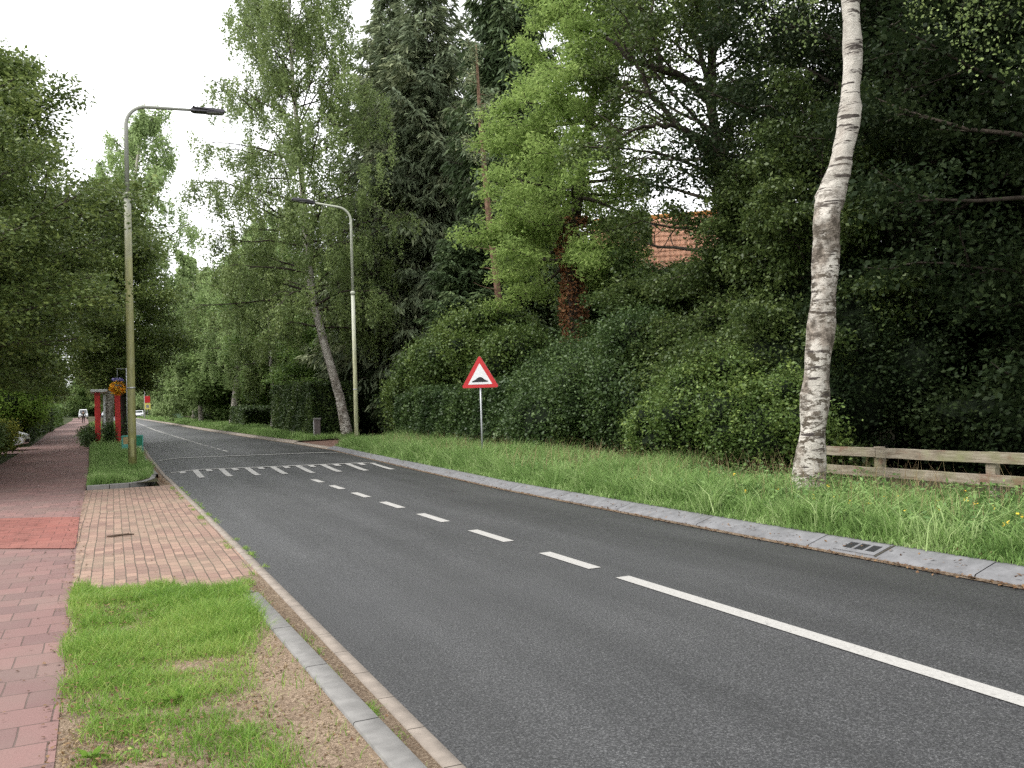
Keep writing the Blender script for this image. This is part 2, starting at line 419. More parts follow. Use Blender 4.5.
M['lampred'] = plain('rear_lamp', (.4, .015, .015), .3)
M['skin'] = plain('skin', (.50, .30, .21), .6)
M['jacket'] = plain('olive_jacket', (.055, .065, .045), .85)
M['trousers'] = plain('dark_trousers', (.035, .022, .032), .85)
M['hair'] = plain('brown_hair', (.06, .04, .03), .8)
M['stick'] = plain('dead_wood', (.07, .045, .03), .9, 0, .4, 20)
M['bin'] = plain('grey_bin', (.12, .12, .12), .6)

# ------------------------------------------------------------------ camera
cam = bpy.data.cameras.new('camera'); co = bpy.data.objects.new('camera', cam); COL.objects.link(co)
cam.sensor_width = 36; cam.lens = 835 / 1024 * 36; cam.clip_start = .05; cam.clip_end = 3000
yaw, pitch, roll = math.radians(25.5846), math.radians(1.577), .032
fw = Vector((math.sin(yaw) * math.cos(pitch), math.cos(yaw) * math.cos(pitch), math.sin(pitch)))
rt = Vector((math.cos(yaw), -math.sin(yaw), 0)); up = rt.cross(fw)
r2 = rt * math.cos(roll) - up * math.sin(roll); u2 = rt * math.sin(roll) + up * math.cos(roll)
Rm = Matrix((r2, u2, -fw)).transposed().to_4x4(); Rm.translation = (0, 0, 1.6)
co.matrix_world = Rm
S.camera = co

# ------------------------------------------------------------------ world and light (bright overcast)
w = bpy.data.worlds.new('World'); S.world = w; w.use_nodes = True
nt = w.node_tree; bg = nt.nodes['Background']
sky = nt.nodes.new('ShaderNodeTexSky'); sky.sky_type = 'NISHITA'; sky.sun_disc = False
SUN_EL, SUN_AZ = math.radians(52), math.radians(-75)      # azimuth from +Y towards +X
sky.sun_elevation = SUN_EL; sky.sun_rotation = SUN_AZ
sky.air_density = 1.0; sky.dust_density = 6.0; sky.ozone_density = 1.0
hs = nt.nodes.new('ShaderNodeHueSaturation'); hs.inputs['Saturation'].default_value = .10; hs.inputs['Value'].default_value = .22
nt.links.new(sky.outputs[0], hs.inputs['Color'])
cl = nt.nodes.new('ShaderNodeMix'); cl.data_type = 'RGBA'; cl.blend_type = 'ADD'; cl.inputs[0].default_value = 1   # even cloud layer
cl.inputs[7].default_value = (5.2, 5.25, 5.35, 1)
nt.links.new(hs.outputs[0], cl.inputs[6]); nt.links.new(cl.outputs[2], bg.inputs[0])
bg.inputs[1].default_value = .15
sl = bpy.data.lights.new('sun', 'SUN'); sl.energy = .9; sl.angle = math.radians(14); sl.color = (1, .96, .9)
so = bpy.data.objects.new('sun', sl); COL.objects.link(so)
sd = Vector((math.sin(SUN_AZ) * math.cos(SUN_EL), math.cos(SUN_AZ) * math.cos(SUN_EL), math.sin(SUN_EL)))
so.rotation_euler = sd.to_track_quat('Z', 'Y').to_euler(); so.location = (0, 0, 30)

# ------------------------------------------------------------------ ribbons of the setting
def stations(y0, y1):
    ys = [y0]
    while ys[-1] < y1:
        y = ys[-1]; ys.append(min(y1, y + (.5 if y < 45 else 2 if y < 120 else 6)))
    return np.array(ys)

def ribbon(name, y0, y1, prof, mat, label=None, smooth=False, kind='structure', parent=None):
    """prof: list of (x(Y), dz) across; the strip follows the road's height"""
    ys = stations(y0, y1); n = len(prof)
    V = []
    for y in ys:
        for fx, dz in prof:
            x = float(fx(y)) if callable(fx) else fx
            z = float(dz(x, y)) if callable(dz) else float(gz(y)) + dz
            V.append((x, y, z))
    Q = [(i * n + j, i * n + j + 1, (i + 1) * n + j + 1, (i + 1) * n + j) for i in range(len(ys) - 1) for j in range(n - 1)]
    o = obj(name, mesh_np(name, V, Q, smooth=smooth), mat, parent)
    if kind: o['kind'] = kind
    if label: o['label'] = label
    return o

# ground: one sheet to the horizon
xs = np.array([-500, -200, -80, -40, -20, -12, -8, -4, 0, 4, 8, 12, 20, 40, 80, 200, 500.])
ys = np.concatenate([[-60, -20], stations(-12, 300), [400, 600, 900]])
V = [(x, y, float(gz(min(y, 300))) - .03) for y in ys for x in xs]
Q = [(i * 17 + j, i * 17 + j + 1, (i + 1) * 17 + j + 1, (i + 1) * 17 + j) for i in range(len(ys) - 1) for j in range(16)]
tag(obj('ground', mesh_np('ground', V, Q), M['ground']), kind='structure')

rz_ = lambda x, y: float(road_z(x, y))
fr = lambda t: (lambda y: float(kl(y)) * (1 - t) + float(ke(y)) * t)
ribbon('road', -12, 300, [(fr(t), rz_) for t in np.linspace(0, 1, 9)], M['asphalt'])

# markings
def mark(name, poly, mat=None, dz=.006):
    V = [(x, y, rz_(x, y) + dz) for x, y in poly]
    return V
def marks(name, quads, mat, dz=.006):
    V = []; Q = []
    for q in quads:
        k = len(V); V += [(x, y, rz_(x, y) + dz) for x, y in q]; Q.append((k, k + 1, k + 2, k + 3))
    o = obj(name, mesh_np(name, V, Q), mat); o['kind'] = 'structure'; return o
def seg_line(y0, y1, w=.12, step=.4):
    out = []; y = y0
    while y < y1 - 1e-6:
        e = min(y1, y + step)
        c0, c1 = float(kc(y)), float(kc(e))
        out.append([(c0 - w / 2, y), (c0 + w / 2, y), (c1 + w / 2, e), (c1 - w / 2, e)]); y = e
    return out
q = seg_line(-6, 6.52, .145)
for y0, y1 in ((7.0, 8.05), (8.95, 10.05), (11.02, 12.1), (13.0, 14.05), (15.0, 16.0), (16.9, 17.85), (18.8, 19.7)):
    q += seg_line(y0, y1, .14)
for y0 in (35.5, 37.3, 39.2, 41.2): q += seg_line(y0, y0 + 1.1, .12)
q += seg_line(43.3, 170, .13, 2.0)
marks('centre_line_marking', q, M['paint'])
# speed table line and teeth
q = []
skew = lambda x, y: y - (x - 1.3) * .27
N = 16; X0, X1 = 1.38, 6.72
for i in range(N):
    a = X0 + (X1 - X0) * i / N; b = X0 + (X1 - X0) * (i + 1) / N
    q.append([(a, skew(a, 24.55)), (b, skew(b, 24.55)), (b, skew(b, 24.73)), (a, skew(a, 24.73))])
marks('ramp_line_marking', q, M['paint2'], .010)
q = []
for i in range(N):
    xa = X0 + .22 + (X1 - X0 - .1) * i / N; L = .5 if i % 2 == 0 else 2.0; wd = .145
    xb = xa + wd
    ya = skew(xa, 24.549)
    n_ = 4
    for k in range(n_):
        q.append([(xa, ya - L * (k + 1) / n_), (xb, ya - L * (k + 1) / n_), (xb, ya - L * k / n_), (xa, ya - L * k / n_)])
marks('ramp_teeth_marking', q, M['paint2'], .012)
q = []
for i in range(N):
    a = 1.38 + 5.8 * i / N; b = 1.38 + 5.8 * (i + 1) / N
    q.append([(a, skew(a, 30.92)), (b, skew(b, 30.92)), (b, skew(b, 31.15)), (a, skew(a, 31.15))])
marks('table_end_line_marking', q, M['paint2'], .02)

# right kerb: sloped concrete with joints, dirt line in the gutter, then raised verge
K = lambda d: (lambda y: float(ke(y)) + d)
ribbon('gutter_dirt_strip', -12, 120, [(K(-.09), .008), (K(.03), .010)], M['gutter'])
def kerb_row(name, y0, y1, prof, mat, unit=1.0, gap=.012, jointmat=None):
    V = []; Q = []; y = y0; n = len(prof)
    while y < y1 - .05:
        e = min(y + unit, y1)
        k = len(V)
        for yy in (y + gap / 2, e - gap / 2):
            for fx, dz in prof: V.append((float(fx(yy)), yy, float(gz(yy)) + dz))
        Q += [(k + j, k + j + 1, k + n + j + 1, k + n + j) for j in range(n - 1)]
        y = e
    o = obj(name, mesh_np(name, V, Q), mat); o['kind'] = 'structure'; return o
kp = [(K(.0), .0), (K(.02), .03), (K(.25), .095), (K(.29), .105), (K(.34), .105), (K(.34), .0)]
kerb_row('kerb_stone_row', -12.3, 33.6, kp, M['kerbright'], 1.9)
kp2 = [(K(.0), .0), (K(.02), .03), (K(.25), .045), (K(.34), .05), (K(.34), .0)]
kerb_row('dropped_kerb_row', 33.6, 40, kp2, M['kerbpale'], .5)
kerb_row('far_kerb_row', 40, 200, kp, M['kerbpale'], 2.0)
ribbon('kerb_bed', -12, 200, [(K(.01), -.004), (K(.33), .03)], M['joint'])
far = lambda d: (lambda y: float(ke(y)) + d)
ribbon('verge', -12, 33.6, [(K(.34), .09), (far(3.2), .14), (far(8), .05), (lambda y: 40, 0)], M['darksoil'])
ribbon('driveway', 33.6, 40.0, [(K(.34), .045), (far(3), .09), (lambda y: 26, .09)], M['driveway'])
ribbon('far_verge', 40, 300, [(K(.34), .09), (far(2.4), .14), (far(8), .05), (lambda y: 40, 0)], M['darksoil'])

gk = lambda y: 1.105 - .020 * (y - 3)
# left: path, red tile band, pavers, lawn, kerbs
ribbon('path', -12, 220, [(pl, .008), (lambda y: (pl(y) + pr(y)) / 2, .014), (pr, .010)], M['path'])
V = []
for y_ in np.linspace(0, 1, 9):
    for x_ in np.linspace(-3.2, -.45, 7):
        lo_, hi_ = 11.6 - .70 * (x_ + .45), 15.25 - .58 * (x_ + .5)
        yy_ = lo_ + (hi_ - lo_) * y_; V.append((min(x_, float(pr(yy_)) - .005), yy_, float(gz(yy_)) + .021))
tag(obj('red_tile_band', mesh_np('red_tile_band', V, [(i * 7 + j, i * 7 + j + 1, i * 7 + j + 8, i * 7 + j + 7) for i in range(8) for j in range(6)]), M['redtile']), kind='structure')
lawn_end = lambda x: 8.88 - .75 * (x + .40)
ribbon('soil_edge', -12, 7.7, [(pr, .004), (lambda y: .2, .04), (lambda y: .72, .07), (lambda y: gk(y) - .065, .085)], M['soil'])
ribbon('paved_apron', 7.6, 20.7, [(pr, .010), (lambda y: float(kl(y)) - .085, .006)], M['paver'])
V = []
for k in range(9):
    x_ = -.40 + 1.50 * k / 8; ye = 8.95 - .75 * (x_ + .40)
    V += [(x_, ye, .024 + k * .001), (x_, ye - .07, .026 + k * .001)]
tag(obj('apron_edging', mesh_np('apron_edging', V, [(2 * i, 2 * i + 1, 2 * i + 3, 2 * i + 2) for i in range(8)]), M['kerbgrey']), kind='structure')
kerb_row('grey_kerb', -6, 7.3, [(lambda y: gk(y) - .07, .02), (lambda y: gk(y) - .07, .100), (lambda y: gk(y) - .06, .105), (lambda y: gk(y) + .055, .105), (lambda y: gk(y) + .065, .09), (lambda y: gk(y) + .065, 0)], M['kerbgrey'], 1.0, .008)
ribbon('dirt_gutter', -12, 8.6, [(lambda y: gk(y) + .06, .012), (lambda y: kl(y) - .085, .010)], M['gutter'])
kerb_row('pale_edging', -12, 60, [(lambda y: kl(y) - .095, 0), (lambda y: kl(y) - .09, .018), (lambda y: kl(y) - .005, .016), (lambda y: kl(y), 0)], M['kerbpale'], .5, .006)
# median with rounded kerb from Y 20.7 on
ribbon('median', 20.9, 300, [(pr, .03), (lambda y: pr(y) * .4 + (kl(y) - .4) * .6 - .05, .10), (lambda y: kl(y) - .35, .09)], M['darksoil'])
mb = MB()
pts = [(-.55, 20.75), (-.1, 20.78), (.3, 20.85), (.62, 21.15), (.82, 21.9), (.9, 23.2)]
for i in range(len(pts) - 1):
    (xa, ya), (xb, yb) = pts[i], pts[i + 1]; L = math.hypot(xb - xa, yb - ya); a = math.atan2(yb - ya, xb - xa)
    mb.box(.004, L - .004, -.06, .06, -.05, .11, Matrix.Translation((xa, ya, float(gz(ya)))) @ Matrix.Rotation(a, 4, 'Z'))
o = mb.build('median_kerb', M['kerbgrey'], None, .012); o['kind'] = 'structure'
kerb_row('median_side_kerb', 23.2, 120, [(lambda y: kl(y) - .36, .11), (lambda y: kl(y) - .24, .11), (lambda y: kl(y) - .23, 0)], M['kerbgrey'], 1)
ribbon('median_gutter', 20.7, 120, [(lambda y: kl(y) - .35, .003), (lambda y: kl(y) - .1, .004)], M['gutter'])
# garden drive on the left where the car stands
ribbon('garden_driveway', 42.5, 50, [(lambda y: -12, .012), (lambda y: pl(y) - .02, .006)], M['path'])

# ------------------------------------------------------------------ foliage machinery
def leaf_quads(P, size, rng, asp=.6, droop=.3, flat=.5, ax=None, val=None, szvar=.5):
    """diamond leaves at points P; returns V, Q, v"""
    n = len(P)
    if ax is None:
        A = rng.normal(size=(n, 3)); A[:, 2] = A[:, 2] * .6 - droop
    else: A = ax + rng.normal(size=(n, 3)) * .25
    A /= np.linalg.norm(A, axis=1, keepdims=True) + 1e-9
    Nn = rng.normal(size=(n, 3)); Nn[:, 2] = np.abs(Nn[:, 2]) + flat
    B = np.cross(Nn, A); B /= np.linalg.norm(B, axis=1, keepdims=True) + 1e-9
    L = (size * (1 + szvar * rng.uniform(-1, 1, n)))[:, None]
    W = L * asp
    C = np.cross(A, B)
    V = np.stack([P, P + A * L * .45 + B * W / 2 + C * L * .06, P + A * L, P + A * L * .45 - B * W / 2 + C * L * .06], 1).reshape(-1, 3)
    Q = np.arange(4 * n).reshape(n, 4)
    if val is None: val = rng.uniform(0, 1, n)
    return V, Q, np.repeat(np.clip(val, 0, 1), 4)

def cat(parts):
    V = []; Q = []; v = []; k = 0
    for a, b, c in parts:
        V.append(a); Q.append(b + k); v.append(c); k += len(a)
    return np.concatenate(V), np.concatenate(Q), np.concatenate(v)

def tube_np(path, rad, n=7):
    path = np.asarray(path, float); m = len(path)
    d = np.gradient(path, axis=0); d /= np.linalg.norm(d, axis=1, keepdims=True) + 1e-9
    ref = np.where(np.abs(d[:, 2:3]) > .9, np.array([[1., 0, 0]]), np.array([[0, 0, 1.]]))
    a = np.cross(d, ref); a /= np.linalg.norm(a, axis=1, keepdims=True) + 1e-9
    for i in range(1, m):                                   # keep the rings from twisting
        a[i] = a[i - 1] - d[i] * np.dot(a[i - 1], d[i]); a[i] /= np.linalg.norm(a[i]) + 1e-9
    b = np.cross(d, a)
    t = np.arange(n) * 2 * PI / n
    ring = a[:, None, :] * np.cos(t)[None, :, None] + b[:, None, :] * np.sin(t)[None, :, None]
    V = (path[:, None, :] + ring * np.asarray(rad)[:, None, None]).reshape(-1, 3)
    Q = np.array([(i * n + k, i * n + (k + 1) % n, (i + 1) * n + (k + 1) % n, (i + 1) * n + k) for i in range(m - 1) for k in range(n)])
    return V, Q, np.zeros(len(V))

def walk(p, d, L, n, rng, wob=.15, lift=0.):
    out = [np.array(p, float)]; d = np.array(d, float); d /= np.linalg.norm(d)
    for i in range(n):
        d = d + rng.normal(size=3) * wob; d[2] += lift
        d /= np.linalg.norm(d); out.append(out[-1] + d * L / n)
    return np.array(out)

def at_t(path, t):
    f = t * (len(path) - 1); i = min(int(f), len(path) - 2); f -= i
    return path[i] * (1 - f) + path[i + 1] * f, path[i + 1] - path[i]

def open_window(C, loc, seed=5):
    """thin places in the crowns, where the tiled roof and the sky show through from the pavement"""
    W_ = C + np.array(loc)
    az = np.degrees(np.arctan2(W_[:, 0], W_[:, 1])); el = np.degrees(np.arctan2(W_[:, 2] - 1.6, np.hypot(W_[:, 0], W_[:, 1])))
    u = rs(seed).uniform(size=len(C))
    a = (az > 35.4) & (az < 39.9) & (el > 9.4) & (el < 15.0) & (u < .985)
    b = (az > 33.6) & (az < 39.4) & (el >= 15.0) & (el < 22.0) & (u < .78)
    c = (az > 39) & (az < 44.5) & (el > 15) & (el < 24) & (u < .35)
    return ~(a | b | c)

def make_tree(seed, H, r0, zb, R, kind='broad', limbs=40, sec=8, leaf=.10, per=34, clumps=4, spread=.42, trunk=None,
              tubes=7, prof=None, e0=.15, e1=.9, asp=.6, keep=None, flat=.55, window=None):
    """tree standing at its own origin: returns (trunk mesh, crown mesh)"""
    rng = rs(seed)
    if trunk is None:
        trunk = walk((0, 0, 0), (rng.normal() * .03, rng.normal() * .03, 1), H * .96, 12, rng, .03, .05)
    else: trunk = np.array(trunk, float)
    m = len(trunk); zz = trunk[:, 2]
    trad = r0 * np.clip(1 - zz / (H * 1.02), .06, 1) ** .8; trad[0] *= 1.25
    wood = [tube_np(trunk, trad, 12)]
    C = []; Cv = []
    strands = []
    prof = prof or (lambda t: max(.40, math.sin(PI * min(1, t * .82 + .16)) ** .7))
    def on_trunk(z):
        i = int(np.clip(np.searchsorted(zz, z) - 1, 0, m - 2)); f = (z - zz[i]) / max(1e-6, zz[i + 1] - zz[i])
        return trunk[i] * (1 - f) + trunk[i + 1] * f
    for i in range(limbs):
        t = (i + rng.uniform(.1, .9)) / limbs
        z0 = zb + t * (H * .95 - zb)
        az = i * 2.399 + rng.uniform(-.5, .5)
        e = e0 + t * (e1 - e0) + rng.uniform(-.15, .15)
        L = R * prof(t) * rng.uniform(.72, 1.15)
        d = np.array([math.cos(az) * math.cos(e), math.sin(az) * math.cos(e), math.sin(e)])
        zs = max(zb * .75, z0 - L * math.sin(e) * .5)
        if kind == 'birch': zs = max(zb * .6, z0 - L * math.sin(e) * .8)
        p = on_trunk(zs)
        lp = walk(p, d, L, 7, rng, .10, .02 if kind != 'birch' else -.03)
        rb = r0 * .30 * (1 - t * .6)
        wood.append(tube_np(lp, np.linspace(rb, .012, 8), tubes))
        for j in range(sec):
            s = .22 + .78 * (j + rng.uniform()) / sec
            q, dd = at_t(lp, s); dd = dd / (np.linalg.norm(dd) + 1e-9)
            r_ = rng.normal(size=3); r_[2] *= .5
            sd_ = dd * .7 + r_ * .75
            Ls = L * rng.uniform(.22, .42) * (1.15 - .6 * s)
            sp = walk(q, sd_, Ls, 4, rng, .18, .02 if kind != 'birch' else -.1)
            if tubes > 4 and (i + j) % 2 == 0: wood.append(tube_np(sp, np.linspace(max(.012, rb * .3), .006, 5), 4))
            for c in range(clumps):
                cp, _ = at_t(sp, .25 + .75 * (c + rng.uniform()) / clumps)
                C.append(cp); Cv.append(rng.uniform(0, 1))
        C.append(lp[-1]); Cv.append(rng.uniform(.3, 1))
    C = np.array(C); Cv = np.array(Cv)
    if keep is not None:
        k = keep(C); C = C[k]; Cv = Cv[k]
    n = len(C)
    if kind == 'birch':
        # hanging strands of small leaves
        Ls = rng.uniform(.3, 1.0, n) * spread * 3.2
        npl = per
        tt = rng.uniform(0, 1, (n, npl))
        sway = rng.normal(size=(n, 2)) * .10
        P = np.repeat(C[:, None, :], npl, 1).copy()
        P[:, :, 2] -= tt * Ls[:, None]
        P[:, :, 0] += sway[:, 0:1] * tt + rng.normal(size=(n, npl)) * spread * .22 * (1 - tt * .55)
        P[:, :, 1] += sway[:, 1:2] * tt + rng.normal(size=(n, npl)) * spread * .22 * (1 - tt * .55)
        P = P.reshape(-1, 3)
        val = np.repeat(Cv, npl) * .6 + rng.uniform(0, .4, n * npl)
        crown = leaf_quads(P, leaf, rng, asp, .9, .1, None, val)
    else:
        npl = per
        G = np.clip(rng.normal(size=(n, npl, 3)), -1.7, 1.7) * spread; G[:, :, 2] *= .48
        P = (C[:, None, :] + G); P[:, :, 2] -= .15 * (G[:, :, 0] ** 2 + G[:, :, 1] ** 2) / spread
        P = P.reshape(-1, 3)
        val = np.repeat(Cv, npl) * .6 + rng.uniform(0, .4, n * npl)
        if window is not None:
            k = open_window(P, window); P = P[k]; val = val[k]
        crown = leaf_quads(P, leaf, rng, asp, .35, flat, None, val)
    return mesh_np('trunk', *wood[0], smooth=True), mesh_np('crown', *crown), mesh_np('limbs', *cat(wood[1:]), smooth=True)

def make_conifer(seed, H, r0, zb, R, leaf=.34, step=.36, droop=.25, per=6, hang=.5, asp=.22, power=.85, fill=1.0):
    rng = rs(seed)
    trunk = walk((0, 0, 0), (0, 0, 1), H * .99, 12, rng, .01, .05)
    wood = [tube_np(trunk, r0 * np.clip(1 - trunk[:, 2] / H, .03, 1), 10)]
    P = []; A = []; vv = []
    z = zb
    while z < H - .3:
        t = (z - zb) / (H - zb)
        rr = R * (1 - t) ** power * (1 - .35 * math.exp(-t * 14)) + .15
        nb = 5 if t < .8 else 4
        a0 = rng.uniform(0, 6.3)
        for k in range(nb):
            az = a0 + k * 2 * PI / nb + rng.uniform(-.3, .3); L = rr * rng.uniform(.55, 1.15)
            if rng.uniform() > fill: continue
            e = .25 - droop * (1 - t) + rng.uniform(-.12, .12)
            d = np.array([math.cos(az) * math.cos(e), math.sin(az) * math.cos(e), math.sin(e)])
            bp = walk((trunk[0][0], trunk[0][1], z + rng.uniform(-.2, .2)), d, L, 6, rng, .05, -.06 * (1 - t) + .01)
            bp[-1][2] += .12 * L * .3
            wood.append(tube_np(bp, np.linspace(.045 * (1 - t) + .012, .006, 7), 4))
            ns = max(3, int(L / .16)); bv = rng.uniform(0, .6)
            side = np.array([-math.sin(az), math.cos(az), 0])
            for s in range(ns):
                f = .15 + .85 * (s + rng.uniform()) / ns
                q, dd = at_t(bp, f); dd = dd / (np.linalg.norm(dd) + 1e-9)
                wdt = L * .30 * (1.15 - f) + .12
                o_ = rng.uniform(-1, 1, per)
                pp = q + side * (o_ * wdt)[:, None] + rng.normal(size=(per, 3)) * .04
                pp[:, 2] -= np.abs(o_) * wdt * hang * rng.uniform(.5, 1.4, per)
                P.append(pp); A.append(dd * .8 + side * np.sign(o_)[:, None] * .7 + np.array([0, 0, -hang * 1.1]))
                vv.append(bv + rng.uniform(0, .4, per))
        z += step * rng.uniform(.8, 1.2) * (1 - .4 * t)
    P = np.concatenate(P); A = np.concatenate(A); vv = np.concatenate(vv)
    crown = leaf_quads(P, leaf, rng, asp, .4, .7, A / np.linalg.norm(A, axis=1, keepdims=True), vv)
    return mesh_np('trunk', *cat(wood), smooth=True), mesh_np('crown', *crown)

def place_tree(name, meshes, leafm, barkm, loc, label, cat_='tree', group=None, sc=(1, 1, 1), rz=0, lean=(0, 0)):
    r = thing(name, label, cat_, loc, rz, group)
    r.rotation_euler = (lean[0], lean[1], rz); r.scale = sc
    lst = [('trunk', meshes[0], barkm), ('crown', meshes[1], leafm)]
    if len(meshes) > 2: lst.append(('limbs', meshes[2], M['bark']))
    for part, me, mt in lst:
        if not me.materials: me.materials.append(mt)
        o = bpy.data.objects.new(part, me); link(o, r)
        if me.materials[0] != mt:
            o.material_slots[0].link = 'OBJECT'; o.material_slots[0].material = mt
    return r

def blob_leaves(blobs, leaf, dens, rng, sub=.45, shell=.5, asp=.65, low=0., twigs=.12, flat=.4):
    """leafy skin over a union of ellipsoids, itself broken into small clumps"""
    parts = []
    B = [(np.array(c, float), np.array(r, float)) for c, r in blobs]
    for bi, (c, r) in enumerate(B):
        area = 4 * PI * (((r[0] * r[1]) ** 1.6 + (r[0] * r[2]) ** 1.6 + (r[1] * r[2]) ** 1.6) / 3) ** (1 / 1.6)
        nc = max(8, int(area / (sub * sub) * 1.7))
        D = rng.normal(size=(nc, 3)); D /= np.linalg.norm(D, axis=1, keepdims=True)
        cc = c + D * r * rng.uniform(.82, 1.06, nc)[:, None]
        k = cc[:, 2] > low - .1
        for bj, (c2, r2_) in enumerate(B):
            if bj != bi: k &= (((cc - c2) / (r2_ * .86)) ** 2).sum(1) > 1
        cc = cc[k]; D = D[k]; n = len(cc)
        if n == 0: continue
        per = max(4, int(dens * sub * sub / 1.7))
        G = rng.normal(size=(n, per, 3)) * sub * .5
        G += D[:, None, :] * sub * .1
        P = cc[:, None, :] + G
        cv = rng.uniform(0, .34, n) + rng.uniform(0, .34)
        val = (np.repeat(cv, per) + rng.uniform(0, .3, n * per) + np.where(rng.uniform(size=n * per) < .04, .4, 0))
        P = P.reshape(-1, 3)
        kk = P[:, 2] > low
        P = P[kk]; val = val[kk]
        parts.append(leaf_quads(P, leaf, rng, asp, .25, flat, None, val))
        nt_ = int(n * twigs)                                    # stray shoots beyond the outline
        if nt_:
            idx = rng.choice(n, nt_)
            ln = rng.uniform(.3, .9, nt_) * sub * 1.6
            dr = D[idx] + rng.normal(size=(nt_, 3)) * .4 + np.array([0, 0, .5]); dr /= np.linalg.norm(dr, axis=1, keepdims=True)
            tt = rng.uniform(.1, 1, (nt_, 14))
            PP = (cc[idx][:, None, :] + dr[:, None, :] * (tt * ln[:, None] + .2 * sub)[:, :, None] + rng.normal(size=(nt_, 14, 3)) * .05).reshape(-1, 3)
            k3 = PP[:, 2] > low
            parts.append(leaf_quads(PP[k3], leaf, rng, asp, .1, flat, None, np.repeat(rng.uniform(.4, 1, nt_), 14)[k3]))
    return cat(parts)

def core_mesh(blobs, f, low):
    """dark solid added inside a shrub: keeps it opaque, inner shade in its colour"""
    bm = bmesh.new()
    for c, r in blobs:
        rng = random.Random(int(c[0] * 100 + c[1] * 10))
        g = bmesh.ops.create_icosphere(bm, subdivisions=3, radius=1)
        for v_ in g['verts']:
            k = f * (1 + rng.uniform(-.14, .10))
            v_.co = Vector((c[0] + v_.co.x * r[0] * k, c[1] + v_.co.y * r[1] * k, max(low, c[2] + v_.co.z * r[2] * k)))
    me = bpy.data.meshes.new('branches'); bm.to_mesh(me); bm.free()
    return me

def shrub(name, label, catg, blobs, leafm, leaf=.07, dens=900, seed=1, sub=.4, group=None, core=.78, low=None, twigs=.12, asp=.65, lobes=14):
    base = Vector((sum(b[0][0] for b in blobs) / len(blobs), sum(b[0][1] for b in blobs) / len(blobs), 0))
    base.z = float(gz(base.y)) + .05
    bl0 = [((b[0][0] - base.x, b[0][1] - base.y, b[0][2]), b[1]) for b in blobs]      # z above the local ground
    rg = rs(seed + 500); bl = []
    for c_, r_ in bl0:                                     # break each mound into uneven lobes
        bl.append((c_, tuple(q * .70 for q in r_)))
        for k in range(lobes):
            D = rg.normal(size=3); D[2] = abs(D[2]) * .9 - .15; D /= np.linalg.norm(D)
            s_ = rg.uniform(.22, .50)
            cc = np.array(c_) + D * np.array(r_) * rg.uniform(.62, .98)
            bl.append((tuple(cc), (r_[0] * s_ * rg.uniform(.8, 1.3), r_[1] * s_ * rg.uniform(.8, 1.3), r_[2] * s_ * rg.uniform(.6, .95))))
    r = thing(name, label, catg, base, 0, group)
    V_, Q_, v_ = blob_leaves(bl, leaf, dens, rs(seed), sub, low=0. if low is None else low, twigs=twigs, asp=asp)
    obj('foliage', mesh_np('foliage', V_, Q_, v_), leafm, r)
    obj('branches', core_mesh(bl, core, .0 if low is None else low), M['core'], r)  # added dark filling behind the leaves, for opacity and shade
    return r

def hedge_box(name, label, x0, x1, y0, y1, h, leafm, leaf=.06, dens=1500, seed=1, group=None, rough=.10, topvar=.1, catg='hedge', topmat=None):
    """clipped hedge: leafy faces over an added dark core that paints the inner shade"""
    rng = rs(seed)
    base = ((x0 + x1) / 2, (y0 + y1) / 2); bz = float(gz(base[1])) + .03
    r = thing(name, label, catg, (base[0], base[1], bz), 0, group)
    W, D = (x1 - x0) / 2, (y1 - y0) / 2
    slope = (float(gz(y1)) - float(gz(y0))) / max(.1, y1 - y0)
    pts = []
    def face(n, fn): u = rng.uniform(-1, 1, n); v = rng.uniform(0, 1, n); pts.append(fn(u, v, n))
    nW, nD, nT = int(4 * 0 + 2 * D * h * dens), int(2 * W * h * dens), int(4 * W * D * dens)
    j = lambda n: -np.abs(rng.normal(size=n)) * rough * 1.3 + rng.normal(size=n) * .03
    def bulge(a, b): return .07 * np.sin(a * 2.3 + seed) * np.cos(b * 3.1 + seed) + .05 * np.sin(a * 6.1 + b * 4)
    hh = lambda y: h + topvar * np.sin(y * 1.1 + seed) * .6 + topvar * .4 * np.sin(y * 3.7)
    for sx in (-1, 1):
        n = nW; y = rng.uniform(-D, D, n); z = rng.uniform(0, 1, n) * hh(y)
        pts.append(np.stack([sx * (W + j(n) + bulge(y, z)), y, z], 1))
    for sy in (-1, 1):
        n = nD; x = rng.uniform(-W, W, n); z = rng.uniform(0, 1, n) * hh(sy * D)
        pts.append(np.stack([x, sy * (D + j(n) + bulge(x, z)), z], 1))
    n = nT; x = rng.uniform(-W, W, n); y = rng.uniform(-D, D, n)
    pts.append(np.stack([x, y, hh(y) + j(n) + bulge(x, y)], 1))
    P = np.concatenate(pts); P[:, 2] += P[:, 1] * slope
    cl = np.sin(P[:, 0] * 5 + P[:, 2] * 4.3) * np.sin(P[:, 1] * 3.7 + P[:, 2] * 2.9 + seed)
    val = .25 + .2 * cl + .15 * np.sin(P[:, 1] * 1.3 + P[:, 2] * 1.7) + rng.uniform(0, .35, len(P)) + np.where(rng.uniform(size=len(P)) < .05, .35, 0)
    V_, Q_, v_ = leaf_quads(P, leaf, rng, .7, .2, .3, None, val)
    obj('foliage', mesh_np('foliage', V_, Q_, v_), leafm, r)
    c_ = MB(); c_.box(-W + rough * 2, W - rough * 2, -D + rough * 2, D - rough * 2, 0, h - rough * 2.5)
    for vv in c_.bm.verts: vv.co.z += vv.co.y * slope
    c_.build('branches', M['core'], r)  # added dark block, stands in for the shade inside the hedge
    return r

